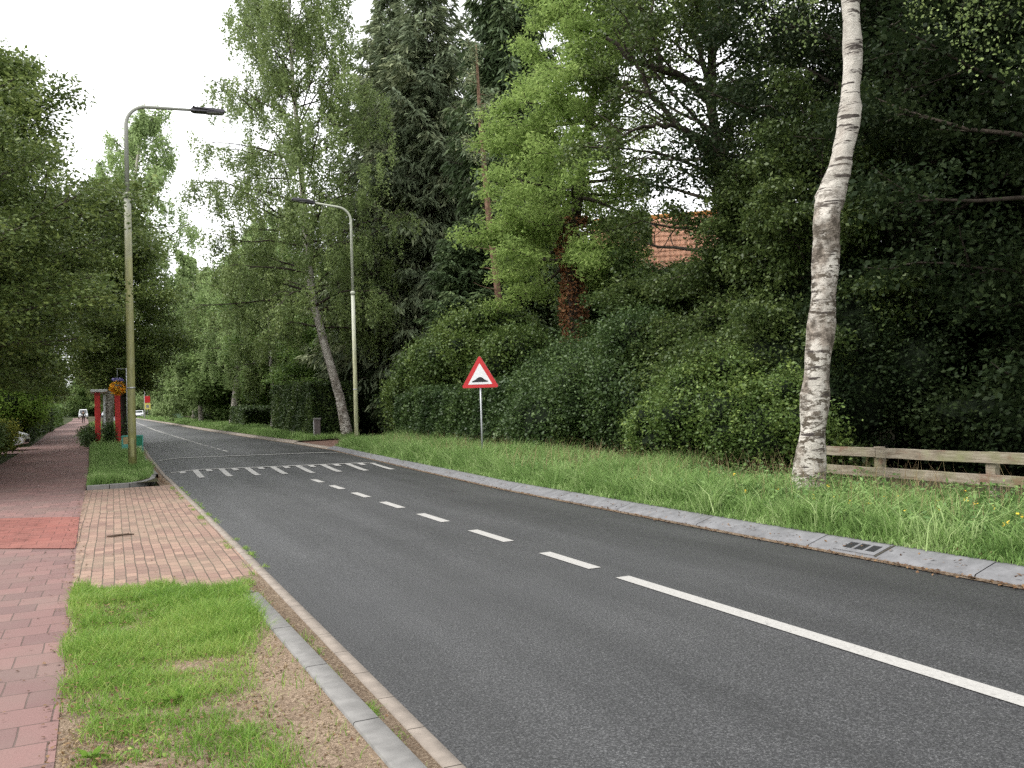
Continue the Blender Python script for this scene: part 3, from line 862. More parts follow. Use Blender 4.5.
# ------------------------------------------------------------------ grass
def blades(P, hgt, wid, rng, lean=.35, val=None):
    """bent grass blades: two quads each"""
    n = len(P)
    az = rng.uniform(0, 2 * PI, n); f = rng.uniform(0, 2 * PI, n)
    s = np.stack([np.cos(az), np.sin(az), np.zeros(n)], 1) * (wid / 2)[:, None]
    l = np.stack([np.cos(f), np.sin(f), np.zeros(n)], 1) * (hgt * lean * rng.uniform(.2, 1.6, n))[:, None]
    upv = np.array([[0, 0, 1.]])
    m = P + l * .3 + upv * (hgt * .55)[:, None]; t = P + l + upv * (hgt * rng.uniform(.8, 1, n))[:, None]
    V = np.stack([P - s, P + s, m + s * .75, m - s * .75, t + s * .12, t - s * .12], 1).reshape(-1, 3)
    b = np.arange(n)[:, None] * 6
    Q = np.concatenate([b + np.array([[0, 1, 2, 3]]), b + np.array([[3, 2, 4, 5]])], 1).reshape(-1, 4)
    if val is None: val = rng.uniform(0, 1, n)
    return V, Q, np.repeat(np.clip(val, 0, 1), 6)

def fbm(x, y, seed=0, s=1.):
    r = rs(seed + 11); o = 0
    for k in range(5):
        a, b, c, d = r.uniform(0, 6.3, 4); fr_ = s * 1.8 ** k
        o = o + (np.sin(x * fr_ * math.cos(a) + y * fr_ * math.sin(a) + b) + np.sin(x * fr_ * math.cos(c) + y * fr_ * math.sin(c) + d)) / 1.5 ** k
    return o / 4

def scatter(n, x0, x1, y0, y1, rng, fx0=None, fx1=None):
    y = rng.uniform(y0, y1, n); u = rng.uniform(0, 1, n)
    a = fx0(y) if fx0 else x0; b = fx1(y) if fx1 else x1
    return a + (b - a) * u, y

def verge_blades(seed, n, y0, y1, a, b, hmin, hmax, w, z0=.11, edge=.25, mat='grass', name='verge_grass', lean=.45):
    rng = rs(seed)
    x, y = scatter(n, 0, 0, y0, y1, rng, a, b)
    e = np.clip((x - a(y)) / edge, .25, 1)
    f = fbm(x, y, seed, 1.6)
    f = f + .6 * fbm(x, y, seed + 31, 5.5)
    h = (hmin + (hmax - hmin) * rng.uniform(0, 1, n) ** 1.3) * np.clip(1 + .6 * f, .35, 2) * e * np.where((x > 8.7) & (y < 13), .5, 1)
    P = np.stack([x, y, gz(y) + z0], 1)
    val = .42 + .30 * fbm(x, y, seed + 5, 3.3) + rng.uniform(-.28, .3, n) + np.where(rng.uniform(0, 1, n) < .05, .4, 0)
    return blades(P, np.maximum(.03, h), w * rng.uniform(.6, 1.3, n), rng, lean, val)

parts = []
kr = lambda d: (lambda y: ke(y) + d)
parts.append(verge_blades(1, 60000, 3.2, 9, kr(.28), kr(4.0), .06, .30, .014, lean=.7))
parts.append(verge_blades(2, 70000, 9, 17, kr(.28), kr(3.8), .09, .42, .018, lean=.7))
parts.append(verge_blades(3, 70000, 17, 33.4, kr(.28), kr(3.9), .12, .52, .026, lean=.6))
# arching tufts and seed stalks
rng = rs(8)
for k in range(230):
    y = 3.6 + 29 * rng.uniform() ** 1.2; x = float(ke(y)) + rng.uniform(.35, 3.4 if y > 13 else 2.2); n = 45
    P = np.stack([x + rng.normal(size=n) * .07, y + rng.normal(size=n) * .07, np.full(n, float(gz(y)) + .11)], 1)
    parts.append(blades(P, rng.uniform(.2, .5, n), np.full(n, .014 if y < 14 else .024), rng, .8, rng.uniform(.25, .7) + rng.uniform(-.2, .35, n)))
tag(obj('verge_grass', mesh_np('verge_grass', *cat(parts)), M['grass']), 'long green grass on the verge between sloped kerb and hedge', 'grass', kind='stuff')
rng = rs(9); parts = []
n = 2200; x, y = scatter(n, 0, 0, 4, 30, rng, kr(.7), kr(3.6))
P = np.stack([x, y, gz(y) + .12], 1)
parts.append(blades(P, rng.uniform(.4, .75, n), np.where(y < 14, .006, .011), rng, .25, rng.uniform(.3, 1, n)))
n = 5000; x, y = scatter(n, 0, 0, 3.4, 30, rng, kr(.42), kr(.72))
P = np.stack([x, y, gz(y) + .12], 1)
parts.append(leaf_quads(P, .05, rng, .5, .0, .6, None, None))
tag(obj('dry_stalks', mesh_np('dry_stalks', *cat(parts)), M['straw']), 'pale seed stalks and dead grass among the verge grass', 'dry grass', kind='stuff')
M['weed'] = leafmat('weed_leaf', (.06, .12, .03), (.115, .21, .055), (.24, .36, .12), .3, .25, .5, .02)
# broad-leaved weeds mixed in the verge
rng = rs(12)
C_ = []
for k in range(2600):
    y = 3.5 + 29 * rng.uniform() ** 1.2; x = float(ke(y)) + rng.uniform(.6, 3.6); h = rng.uniform(.10, .40)
    m_ = 30
    C_.append(np.stack([x + rng.normal(size=m_) * .07, y + rng.normal(size=m_) * .07, float(gz(y)) + .13 + rng.uniform(0, h, m_)], 1))
P = np.concatenate(C_)
tag(obj('verge_weeds', mesh_np('verge_weeds', *leaf_quads(P, .06, rng, .42, -.1, .5)), M['weed']), 'darker broad-leaved weeds in the long verge grass', 'weeds', kind='stuff')

rng = rs(14); n = 60; x, y = scatter(n, 0, 0, 4, 14, rng, kr(.8), kr(3.0)); cc = np.stack([x, y, gz(y) + .36], 1)
P = (cc[:, None, :] + rng.normal(size=(n, 6, 3)) * .012).reshape(-1, 3)
tag(obj('yellow_flowers', mesh_np('yellow_flowers', *leaf_quads(P, .028, rng, .9, 0, 1, None, np.full(n * 6, .9))), M['petalO']), 'tiny yellow flower heads dotted in the verge grass', 'flowers', kind='stuff')
# far verge beyond the driveway, and the hedge foot
parts = [verge_blades(21, 26000, 40.3, 62, kr(.4), kr(3.4), .12, .34, .035, .11),
         verge_blades(22, 22000, 62, 110, kr(.4), kr(4), .12, .34, .07, .11),
         verge_blades(23, 12000, 110, 200, kr(.3), kr(5), .12, .34, .12, .11)]
tag(obj('far_verge_grass', mesh_np('far_verge_grass', *cat(parts)), M['grass']), 'grass strip under the roadside birches beyond the brick driveway', 'grass', kind='stuff')
# median
parts = [verge_blades(31, 30000, 20.95, 27, lambda y: pr(y) + .02, lambda y: np.where(y < 23.3, np.minimum(kl(y) - .45, .35 + (y - 20.9) * .3), kl(y) - .35), .07, .24, .015, .07, .12),
         verge_blades(32, 22000, 27, 42, lambda y: pr(y) + .02, lambda y: kl(y) - .33, .08, .28, .022, .07, .12),
         verge_blades(33, 16000, 42, 120, lambda y: pr(y) + .02, lambda y: kl(y) - .33, .10, .35, .06, .07, .12)]
tag(obj('median_grass', mesh_np('median_grass', *cat(parts)), M['grass']), 'short grass strip between red path and road round the lamp post', 'grass', kind='stuff')

# small front lawn
rng = rs(41)
n = 95000
x, y = scatter(n, -.36, 1.0, 3.0, 8.95, rng)
k = y < lawn_end(x) + .03 * np.sin(x * 20) + .10 * fbm(x, y, 91, 6.0)
x, y = x[k], y[k]; n = len(x)
f = fbm(x, y, 3, 2.6)
bare = np.clip((x - (.50 + .10 * np.sin(y * 2.1) + .12 * (y - 4))) / .22, 0, 1)                        # dry earth by the grey kerb
edge_ = np.clip((x + .36 - .10 * np.clip(6 - y, 0, 2) + .05 * np.sin(y * 5)) / .12, 0, 1)
near = np.clip((5.2 - y) / 2.2, 0, 1)
fh = fbm(x, y, 77, 9.0)
dens = np.clip(.80 - .25 * near + f * .9 + fh * .7, .03, 1) * (1 - bare * .97) * edge_
dens = np.maximum(dens, np.where(y > 8.0, .8 * (x < 1.0), 0))
k = rng.uniform(0, 1, n) < dens * (1 - .25 * near)
x, y, f = x[k], y[k], (f + .8 * fh)[k]; n = len(x)
h = (.03 + .07 * rng.uniform(0, 1, n)) * (1 + .5 * f) * np.where(y < 6, .8, 1.05)
val = .48 + .25 * fbm(x, y, 9, 3) + rng.uniform(-.3, .3, n) + np.where(rng.uniform(0, 1, n) < .07, .5, 0)
lawn = [blades(np.stack([x, y, gz(y) + .03 + .045 * np.clip(x - .2, 0, 1)], 1), h, rng.uniform(.003, .007, n), rng, .8, val)]
n = 2600
x, y = scatter(n, -.2, .9, 3.2, 8.5, rng); kk = fbm(x, y, 17, 3.5) > .1
lawn.append(leaf_quads(np.stack([x, y, gz(y) + .04], 1)[kk], .028, rng, .65, -.1, 1.2, None, None))
tag(obj('front_lawn', mesh_np('front_lawn', *cat(lawn)), M['lawn']), 'patchy bright green grass between the red path and the grey kerb', 'grass', kind='stuff')
rng = rs(43); n = 26000
x, y = scatter(n, -.25, 1.0, 3.0, 8.4, rng)
k = (fbm(x, y, 5, 4) + .6 * (x > .5) > .05) & (y < lawn_end(x))
st = leaf_quads(np.stack([x, y, gz(y) + .035 + .05 * np.clip(x - .2, 0, 1)], 1)[k], .026, rng, .3, 0, 2.5, None, None)
tag(obj('dry_clippings', mesh_np('dry_clippings', *st), M['straw']), 'dry straw and chips on the bare earth beside the grey kerb', 'debris', kind='stuff')
# fallen leaves along the gutters and the lawn
rng = rs(44)
parts = []
def lit(n, fx, y0, y1, sz, z, pw=1.):
    y = y0 + (y1 - y0) * rng.uniform(0, 1, n) ** pw; x = fx(y, n)
    A = rng.normal(size=(n, 3)); A[:, 2] *= .12
    parts.append(leaf_quads(np.stack([x, y, gz(y) + z], 1), sz, rng, .6, 0, 6, A, None))
lit(1500, lambda y, n: ke(y) - .03 - np.abs(rng.normal(size=n)) * .05, 3.5, 33, .035, .018, 1.4)
lit(420, lambda y, n: ke(y) + .12 + rng.normal(size=n) * .10, 4, 33, .035, .08, 1.4)
lit(700, lambda y, n: 1.13 + rng.normal(size=n) * .05, 3, 8.3, .018, .02)
lit(2300, lambda y, n: rng.uniform(-.3, .98, n), 3.0, 8.2, .022, .075)
lit(420, lambda y, n: pr(y) - np.abs(rng.normal(size=n)) * .5, 3.2, 30, .022, .022)
lit(260, lambda y, n: rng.uniform(-.4, 1.1, n), 8.8, 20, .02, .022)
lit(500, lambda y, n: pr(y) + rng.normal(size=n) * .06, 3, 21, .028, .022)
lit(700, lambda y, n: kl(y) - .25 + rng.normal(size=n) * .06, 20.8, 30, .04, .02)
tag(obj('fallen_leaves', mesh_np('fallen_leaves', *cat(parts)), M['litter']), 'brown fallen leaves gathered along kerbs and path edge', 'leaf litter', kind='stuff')

rng = rs(48); parts = []
for k in range(70):
    y = rng.uniform(3, 20); x = float(gk(min(y, 8))) + .11 + rng.normal() * .02 if y < 8.3 else float(kl(y)) + rng.choice([-.15, .01]) + rng.normal() * .012
    n = rng.randint(10, 34)
    parts.append(blades(np.stack([x + rng.normal(size=n) * .02, y + rng.normal(size=n) * .05, np.full(n, float(gz(y)) + .012)], 1), rng.uniform(.015, .05, n), np.full(n, .006), rng, 1.0, rng.uniform(.2, .9, n)))
tag(obj('gutter_weeds', mesh_np('gutter_weeds', *cat(parts)), M['lawn']), 'small tufts of moss and weeds along the pale edging', 'weeds', kind='stuff')

# rosette weeds standing out in the lawn
wds = [(.30, 4.95, .085, 'broad-leaved weed rosette in the middle of the lawn, largest of them'), (-.12, 4.35, .06, 'small weed rosette in the lawn next to the red path tiles'),
       (.98, 7.75, .07, 'weed clump at the far end of the grey kerb stones'), (-.08, 3.75, .055, 'lowest weed rosette in the lawn, close to the path edge')]
for i, (x, y, R_, lb) in enumerate(wds):
    rng = rs(60 + i); n = 20
    az = rng.uniform(0, 6.3, n); A = np.stack([np.cos(az), np.sin(az), rng.uniform(.15, .9, n)], 1)
    P = np.zeros((n, 3)); P[:, 2] = .0
    rt_ = thing('weed', lb, 'weed', (x, y, float(gz(y)) + .045), 0, 'weeds in the front lawn')
    obj('leaves', mesh_np('leaves', *leaf_quads(P, R_ * 1.25, rng, .32, 0, .8, A, rng.uniform(.1, .8, n))), M['lawn'], rt_)

# ------------------------------------------------------------------ street furniture
def lamp(name, base, side, H, ztop_step, r_lo, r_hi, arm, rise, mat, label, lean=(0, 0)):
    t = thing(name, label, 'street lamp', (base[0], base[1], float(gz(base[1])) + .05), 0, 'street lamps')
    m = MB(); m.tube([(0, 0, -.1), (0, 0, 1.2), (0, 0, ztop_step)], [r_lo * 1.02, r_lo, r_lo * .86], 16)
    m.build('pole_base', mat, t)
    m = MB(); m.tube([(0, 0, ztop_step - .01), (0, 0, ztop_step + .10), (0, 0, ztop_step + .13)], [r_lo * 1.12, r_lo * 1.12, r_hi * 1.1], 16); m.build('collar', mat, t)
    br = .55
    pts = [(0, 0, ztop_step + .1), (0, 0, H - br)]; rad = [r_hi, r_hi * .85]
    for k in range(1, 9):
        a = k / 8 * (PI / 2 - rise)
        pts.append((side * br * (1 - math.cos(a)), 0, H - br + br * math.sin(a))); rad.append(r_hi * .8)
    ex = pts[-1][0]; L = arm - abs(ex)
    end = (side * arm, 0, pts[-1][2] + L * math.tan(rise)); pts.append(end); rad.append(r_hi * .62)
    m = MB(); m.tube(pts, rad, 12); m.build('pole', mat, t)
    # luminaire: long flat housing with a narrower neck
    R = Matrix.Translation(end) @ Matrix.Rotation(-side * rise, 4, 'Y') @ Matrix.Scale(side, 4, (1, 0, 0))
    m = MB()
    prof = [(0, -.035), (.08, -.055), (.86, -.06), (.92, -.02), (.90, .035), (.5, .06), (.12, .06), (.06, .10), (.03, .05), (0, .035)]
    a = [m.bm.verts.new((x, -.14 * (.55 if x < .05 else 1), z)) for x, z in prof]; b = [m.bm.verts.new((x, .14 * (.55 if x < .05 else 1), z)) for x, z in prof]
    m.bm.faces.new(a[::-1]); m.bm.faces.new(b)
    for i in range(len(prof)): j = (i + 1) % len(prof); m.bm.faces.new((a[i], a[j], b[j], b[i]))
    bmesh.ops.transform(m.bm, matrix=R, verts=m.bm.verts[:])
    h = m.build('luminaire', M['luminaire'], t, .012)
    m = MB(); m.box(.42, .86, -.11, .11, -.075, -.055); bmesh.ops.transform(m.bm, matrix=R, verts=m.bm.verts[:]); m.build('lamp_glass', M['lens'], h)
    m = MB(); m.tube([(0, 0, 2.3), (0, 0, 2.34)], r_lo * 1.04, 14); m.build('strap', M['galv'], t)
    m = MB(); m.box(-.045, .045, -r_lo - .012, -r_lo + .01, .45, .95); m.build('access_door', mat, t, .004)
    return t
lamp('street_lamp', (.46, 25.0), 1, 10.12, 7.55, .105, .062, 1.68, math.radians(3.2), M['lampL'], 'tall lamp post green with algae on the median, arm reaching over the road')
lamp('street_lamp', (8.92, 33.4), -1, 9.75, 6.2, .085, .06, 1.45, math.radians(6), M['lampR'], 'pale lamp post on the hedge-side verge, right behind the kerb', )
# third, distant lamp
t = thing('street_lamp', 'small distant lamp post with arm beside the red and yellow signs', 'street lamp', (4.75, 150, float(gz(150))), 0, 'street lamps')
m = MB(); m.tube([(0, 0, 0), (0, 0, 5.3), (-.1, 0, 5.5), (-.35, 0, 5.6), (-1.1, 0, 5.6)], [.11, .09, .08, .08, .07], 8); m.build('pole', M['whiteframe'], t)
m = MB(); m.box(-1.7, -1.0, -.1, .1, 5.52, 5.68); m.build('luminaire', M['whiteframe'], t, .02)

# warning sign
SX, SY = 8.16, 18.85
zb = float(gz(SY)) + .1
t = thing('warning_sign', 'red and white triangular road sign with black hump symbol on a grey post', 'traffic sign', (SX, SY, zb), math.radians(-30))
m = MB(); m.tube([(0, .03, -.1), (0, .03, 2.30)], .024, 12); m.build('post', M['galv'], t)
def rounded_tri(s, r, cz, n=5):
    h = s * math.sqrt(3) / 2; C_ = [(-s / 2, -h / 3), (s / 2, -h / 3), (0, 2 * h / 3)]
    out = []
    for i, (x, z) in enumerate(C_):
        L = math.hypot(x, z); cx, cz_ = x * (1 - 2 * r / L), z * (1 - 2 * r / L)
        a0 = math.atan2(z, x)
        for k in range(n): a = a0 - PI / 3 + 2 * PI / 3 * k / (n - 1); out.append((cx + r * math.cos(a), cz + cz_ + r * math.sin(a)))
    return out
CZ = 2.22
m = MB(); m.prism(rounded_tri(.93, .035, CZ), -.012, .004); pan = m.build('sign_face', M['signred'], t)
m = MB(); m.prism(rounded_tri(.94, .038, CZ), .0045, .014); m.build('sign_back', M['signback'], t)
m = MB(); m.prism(rounded_tri(.60, .008, CZ - .012), -.016, -.0125); m.build('white_field', M['signwhite'], pan)
hump = [(-.175, -.125), (.175, -.125), (.168, -.105), (.13, -.088), (.09, -.068), (.055, -.035), (.02, -.018), (-.02, -.018), (-.055, -.035), (-.09, -.068), (-.13, -.088), (-.168, -.105)]
m = MB(); m.prism([(x * 1.15, CZ + .015 + z * 1.15) for x, z in hump], -.020, -.0165); m.build('hump_symbol', M['signblack'], pan)
for z in (CZ - .16, CZ + .14):
    m = MB(); m.box(-.035, .035, .014, .06, z - .02, z + .02); m.build('clamp', M['galv'], t)

# post and rail fence on the verge
FX = 10.2
t = thing('rail_fence', 'weathered two-rail wooden fence behind the long verge grass', 'fence', (FX, 6, .1))
posts = [-1.65, 0.1, 1.85, 3.6, 5.35, 7.1, 8.86, 10.02]
rng = random.Random(4)
for i, y in enumerate(posts):
    m = MB(); m.box(.0, .10, y - 6 - .065, y - 6 + .065, -.2, .72 + rng.uniform(-.01, .02)); m.build('post', M['wood'], t, .006)
for zc, hh_ in ((.65, .145), (.36, .145)):
    for i in range(0, len(posts) - 1, 2):
        ya = posts[i] - 6; yb = posts[min(i + 2, len(posts) - 1)] - 6
        dz = rng.uniform(-.012, .012)
        m = MB(); bm = m.bm
        nseg = 8
        for k in range(nseg):
            pass
        V0 = []
        for k in range(nseg + 1):
            y = ya + .004 + (yb - ya - .008) * k / nseg; wv = rng.uniform(-.004, .004)
            V0.append([bm.verts.new(p) for p in ((-.042, y, zc - hh_ / 2 + wv + dz), (-.002, y, zc - hh_ / 2 + wv + dz), (-.002, y, zc + hh_ / 2 + wv + dz * .3), (-.042, y, zc + hh_ / 2 + wv + dz * .3))])
        for k in range(nseg):
            for j_ in range(4): bm.faces.new((V0[k][j_], V0[k][(j_ + 1) % 4], V0[k + 1][(j_ + 1) % 4], V0[k + 1][j_]))
        bm.faces.new(V0[0]); bm.faces.new(V0[-1][::-1])
        m.build('rail', M['wood'], t, .004)

# storm drain in the sloped kerb: an iron kerb inlet with three slots
ix, iy = float(ke(6.12)), 6.12
t = thing('storm_drain', 'dark kerb inlet with three slots set in the sloped kerb', 'drain', (ix, iy, float(gz(iy))))
ang = math.atan2(.065, .23)
def onk(x): return .035 + (x - .02) * (.08 / .28)
m = MB()
for a, b in ((-.26, -.21), (-.10, -.07), (.04, .07), (.18, .25)):
    M4 = Matrix.Translation((.02, 0, .033)) @ Matrix.Rotation(-ang, 4, 'Y'); m.box(0, .25, a, b, 0, .006, M4)
for xa, xb in ((0.0, .06), (.20, .25)):
    for a, b in ((-.21, -.10), (-.07, .04), (.07, .18)):
        M4 = Matrix.Translation((.02, 0, .033)) @ Matrix.Rotation(-ang, 4, 'Y'); m.box(xa, xb, a, b, 0, .0058, M4)
m.build('frame', M['kerbright'], t)
for a, b in ((-.21, -.10), (-.07, .04), (.07, .18)):
    m = MB(); M4 = Matrix.Translation((.02, 0, .033)) @ Matrix.Rotation(-ang, 4, 'Y'); m.box(.06, .20, a, b, -.002, .0015, M4); m.build('slot', M['signblack'], t)
m = MB(); M4 = Matrix.Translation((.02, 0, .033)) @ Matrix.Rotation(-ang, 4, 'Y'); m.box(-.01, .28, -.29, -.268, -.002, .003, M4); m.build('joint', M['joint'], t)

# stick lying on the pavers
m = MB(); m.tube([(-.16, .0, .03), (-.05, -.015, .032), (.06, .01, .034), (.17, -.01, .03)], [.012, .017, .015, .009], 7)
m.tube([(.05, .008, .035), (.11, .05, .045)], [.009, .004], 6)
tag(m.build('dead_branch', M['stick'], None, 0, (.06, 12.4, float(gz(12.4)))), 'short brown dead stick lying on the buff pavers', 'stick')

# ------------------------------------------------------------------ bus shelter
bz = float(gz(45)) + .06
t = thing('bus_shelter', 'narrow shelter with red uprights and pale flat roof on the median', 'bus shelter', (-.20, 45.2, bz))
for sx in (-.44, .44):
    m = MB(); m.box(sx - .15, sx + .10, -.06, .06, 0, 2.62); m.build('red_upright', M['redpaint'], t, .015)
for sx in (-.44, .44):
    m = MB(); m.box(sx - .05, sx + .05, 2.6, 2.72, 0, 2.58); m.build('rear_post', M['redpaint'], t, .012)
m = MB(); m.box(-.76, -.02, -.3, 2.75, 2.63, 2.76); m.build('roof', M['roofwhite'], t, .02)
m = MB(); m.box(-.22, -.12, -.02, .02, .9, 2.5); m.build('timetable_panel', M['roofwhite'], t, .006)
m = MB(); m.box(-.30, .30, 1.6, 2.0, .42, .48); m.box(-.25, -.2, 1.75, 1.85, 0, .42); m.box(.2, .25, 1.75, 1.85, 0, .42); m.build('bench', M['wood'], t, .008)

# hanging basket on its own bracket post
t = thing('basket_post', 'thin post with a bracket arm behind the red shelter upright', 'post', (.62, 44.0, float(gz(44)) + .05))
m = MB(); m.tube([(0, 0, 0), (0, 0, 3.75)], .022, 8); m.build('pole', M['galv'], t)
m = MB(); m.tube([(0, 0, 3.70), (-.20, 0, 3.71), (-.42, 0, 3.72)], .012, 6); m.build('bracket', M['galv'], t)
t = thing('hanging_basket', 'basket of orange and blue flowers hanging above the red shelter', 'flower basket', (.22, 44.0, float(gz(44)) + 2.72))
m = MB(); m.tube([(0, 0, -.02), (0, 0, .10), (0, 0, .28)], [.08, .20, .25], 12); m.build('basket', M['bin'], t)
m = MB(); m.tube([(0, 0, .28), (0, 0, 1.02)], .008, 5); m.build('chain', M['galv'], t)
rng = rs(71)
def ball(n, c, r): D = rng.normal(size=(n, 3)); D /= np.linalg.norm(D, axis=1, keepdims=True); return np.array(c) + D * np.array(r) * rng.uniform(.6, 1.05, n)[:, None]
obj('leaves', mesh_np('leaves', *leaf_quads(ball(500, (0, 0, .18), (.27, .25, .32)), .06, rng)), M['hedge'], t)
obj('orange_flowers', mesh_np('orange_flowers', *leaf_quads(ball(900, (0, 0, .12), (.33, .28, .33)), .085, rng, .9)), M['petalO'], t)
obj('blue_flowers', mesh_np('blue_flowers', *leaf_quads(ball(150, (0, 0, .52), (.24, .2, .09)), .07, rng, .9)), M['petalB'], t)

# low sign cabinet with teal and green panels
bz = float(gz(37.4)) + .04
t = thing('low_notice_board', 'low notice board with teal and green panels at the road edge behind the lamp post', 'notice board', (.70, 37.4, bz), math.radians(12))
t.scale = (.92, 1, .92)
m = MB(); m.box(-.44, .44, -.05, .05, .0, .06); m.box(-.44, .44, -.05, .05, .72, .78); m.box(-.44, -.39, -.05, .05, .06, .72); m.box(.39, .44, -.05, .05, .06, .72); m.build('frame', M['teal'], t, .004)
m = MB(); m.box(-.39, -.03, -.03, .03, .40, .72); m.build('upper_panel', M['tanpanel'], t)
m = MB(); m.box(-.39, -.03, -.032, .028, .06, .395); m.build('lower_panel', M['teal'], t)
m = MB(); m.box(-.02, .39, -.03, .03, .30, .72); m.build('green_panel', M['green'], t)
m = MB(); m.box(-.02, .39, -.032, .028, .06, .295); m.build('white_panel', M['palegreen'], t)

# far signs
z0 = float(gz(150))
t = thing('distant_sign_post', 'distant post with a red sign above a yellow one', 'traffic sign', (5.15, 149.5, z0))
m = MB(); m.tube([(0, 0, 0), (0, 0, 3.9)], .05, 8); m.build('post', M['galv'], t)
m = MB(); m.box(-.40, .40, -.09, -.05, 2.75, 3.85); m.build('red_panel', M['signred'], t)
m = MB(); m.box(-.45, .45, -.09, -.05, 1.65, 2.65); pn = m.build('yellow_panel', M['signyellow'], t)
m = MB(); m.box(-.22, .22, -.1, -.091, 1.9, 2.4); m.build('yellow_panel_mark', M['signback'], pn)
t = thing('distant_round_sign', 'distant round yellow sign on a dark post by the trees', 'traffic sign', (8.0, 140, float(gz(140))))
m = MB(); m.tube([(0, 0, 0), (0, 0, 3.4)], .05, 8); m.build('post', M['bin'], t)
m = MB(); m.prism([(.45 * math.cos(a), 3.1 + .45 * math.sin(a)) for a in np.linspace(0, 2 * PI, 24)[:-1]], -.09, -.05); dsk = m.build('disc', M['signyellow'], t)
m = MB(); m.prism([(.2 * math.cos(a), 3.1 + .2 * math.sin(a)) for a in np.linspace(0, 2 * PI, 16)[:-1]], -.098, -.091); m.build('disc_mark', M['tanpanel'], dsk)
t = thing('utility_cabinet', 'pale green utility cabinet on the far verge beside the round sign', 'cabinet', (8.3, 128, float(gz(128)) + .1))
m = MB(); m.box(-.75, .75, -.3, .3, 0, .75); m.build('housing', M['palegreen'], t, .03)
m = MB(); m.box(-.79, .79, -.34, .34, .752, .82); m.build('lid', M['palegreen'], t, .01)

# brick gate pillar at the driveway
z0 = float(gz(41)) + .08
t = thing('gate_pillar', 'weathered grey gate pillar with a cap beside the brick driveway', 'gate pillar', (9.05, 41.2, z0), math.radians(-14))
m = MB(); m.box(-.15, .15, -.15, .15, -.1, .98); m.build('shaft', M['pillar'] if 'pillar' in M else plain('pillar_stone', (.12, .10, .095), .9, 0, .3, 10, .2, .5), t, .01)
m = MB(); m.box(-.19, .19, -.19, .19, .982, 1.06); m.build('cap', M['kerbgrey'], t, .012)
m = MB(); m.box(-.185, -.152, -.05, .05, .1, .95); m.build('gate_hinge_plate', M['whiteframe'], t)

# ------------------------------------------------------------------ house behind the trees
HC = Vector((23.7, 30.8, 0)); rzh = math.radians(-37)
t = thing('house', 'brown brick house with orange tiled roof glimpsed between the trees', 'house', (HC.x, HC.y, float(gz(HC.y))), rzh)
W2, D2, HE, HR = 3.9, 4.0, 5.7, 9.95
m = MB(); m.box(-W2, W2, -D2, D2, 0, HE); m.prism([(-D2, HE + .002), (D2, HE + .002), (0, HR - .15)], -W2, W2, 'yz'); m.build('wall', M['brickwall'], t)
rise, run = HR - HE + .35, D2 + .35
nrow, ncol = 17, 300
Lr = math.hypot(rise, run)
for side in (-1, 1):
    V = []; 
    xs_ = np.linspace(-W2 - .3, W2 + .3, ncol)
    wave = .013 * np.maximum(-.5, np.cos(xs_ * 2 * PI / .23))
    nx, nz = rise / Lr, run / Lr
    Vr = []
    for r_ in range(nrow):
        for s_, lift in ((r_ / nrow, .085), ((r_ + 1) / nrow, .012)):
            yy = -run + run * s_; zz_ = HE - .35 + rise * s_
            Vr.append(np.stack([xs_, side * (-1) * (-(yy - nx * (wave + lift))) * 1.0 if False else side * (-(yy) + nx * (wave + lift)), zz_ + nz * (wave + lift)], 1))
    V = np.concatenate(Vr); nr = len(Vr)
    Q = [(i * ncol + j, i * ncol + j + 1, (i + 1) * ncol + j + 1, (i + 1) * ncol + j) for i in range(nr - 1) for j in range(ncol - 1)]
    obj('roof', mesh_np('roof', V, Q), M['rooftile'], t)
m = MB(); m.tube([(-W2 - .3, 0, HR + .05), (W2 + .3, 0, HR + .05)], .13, 12); m.build('ridge', M['ridgetile'], t)
m = MB(); m.tube([(-1.7, -1.15, HR - 1.2), (-1.7, -1.15, HR - .55)], .07, 10); m.build('vent_pipe', M['brickwall'], t)
m = MB(); m.box(2.4, 3.1, -.35, .35, HR - .3, HR + 1.0); m.build('chimney', M['brickwall'], t, .02)
for x_ in (-2.4, 0, 2.4):
    for z_ in (.9, 3.5):
        m = MB(); m.box(x_ - .6, x_ + .6, -D2 - .05, -D2 + .02, z_, z_ + 1.4); wn = m.build('window', M['whiteframe'], t)
        m = MB(); m.box(x_ - .52, x_ - .03, -D2 - .062, -D2 - .052, z_ + .08, z_ + 1.32); m.box(x_ + .03, x_ + .52, -D2 - .062, -D2 - .052, z_ + .08, z_ + 1.32); m.build('pane', M['glass'], wn)

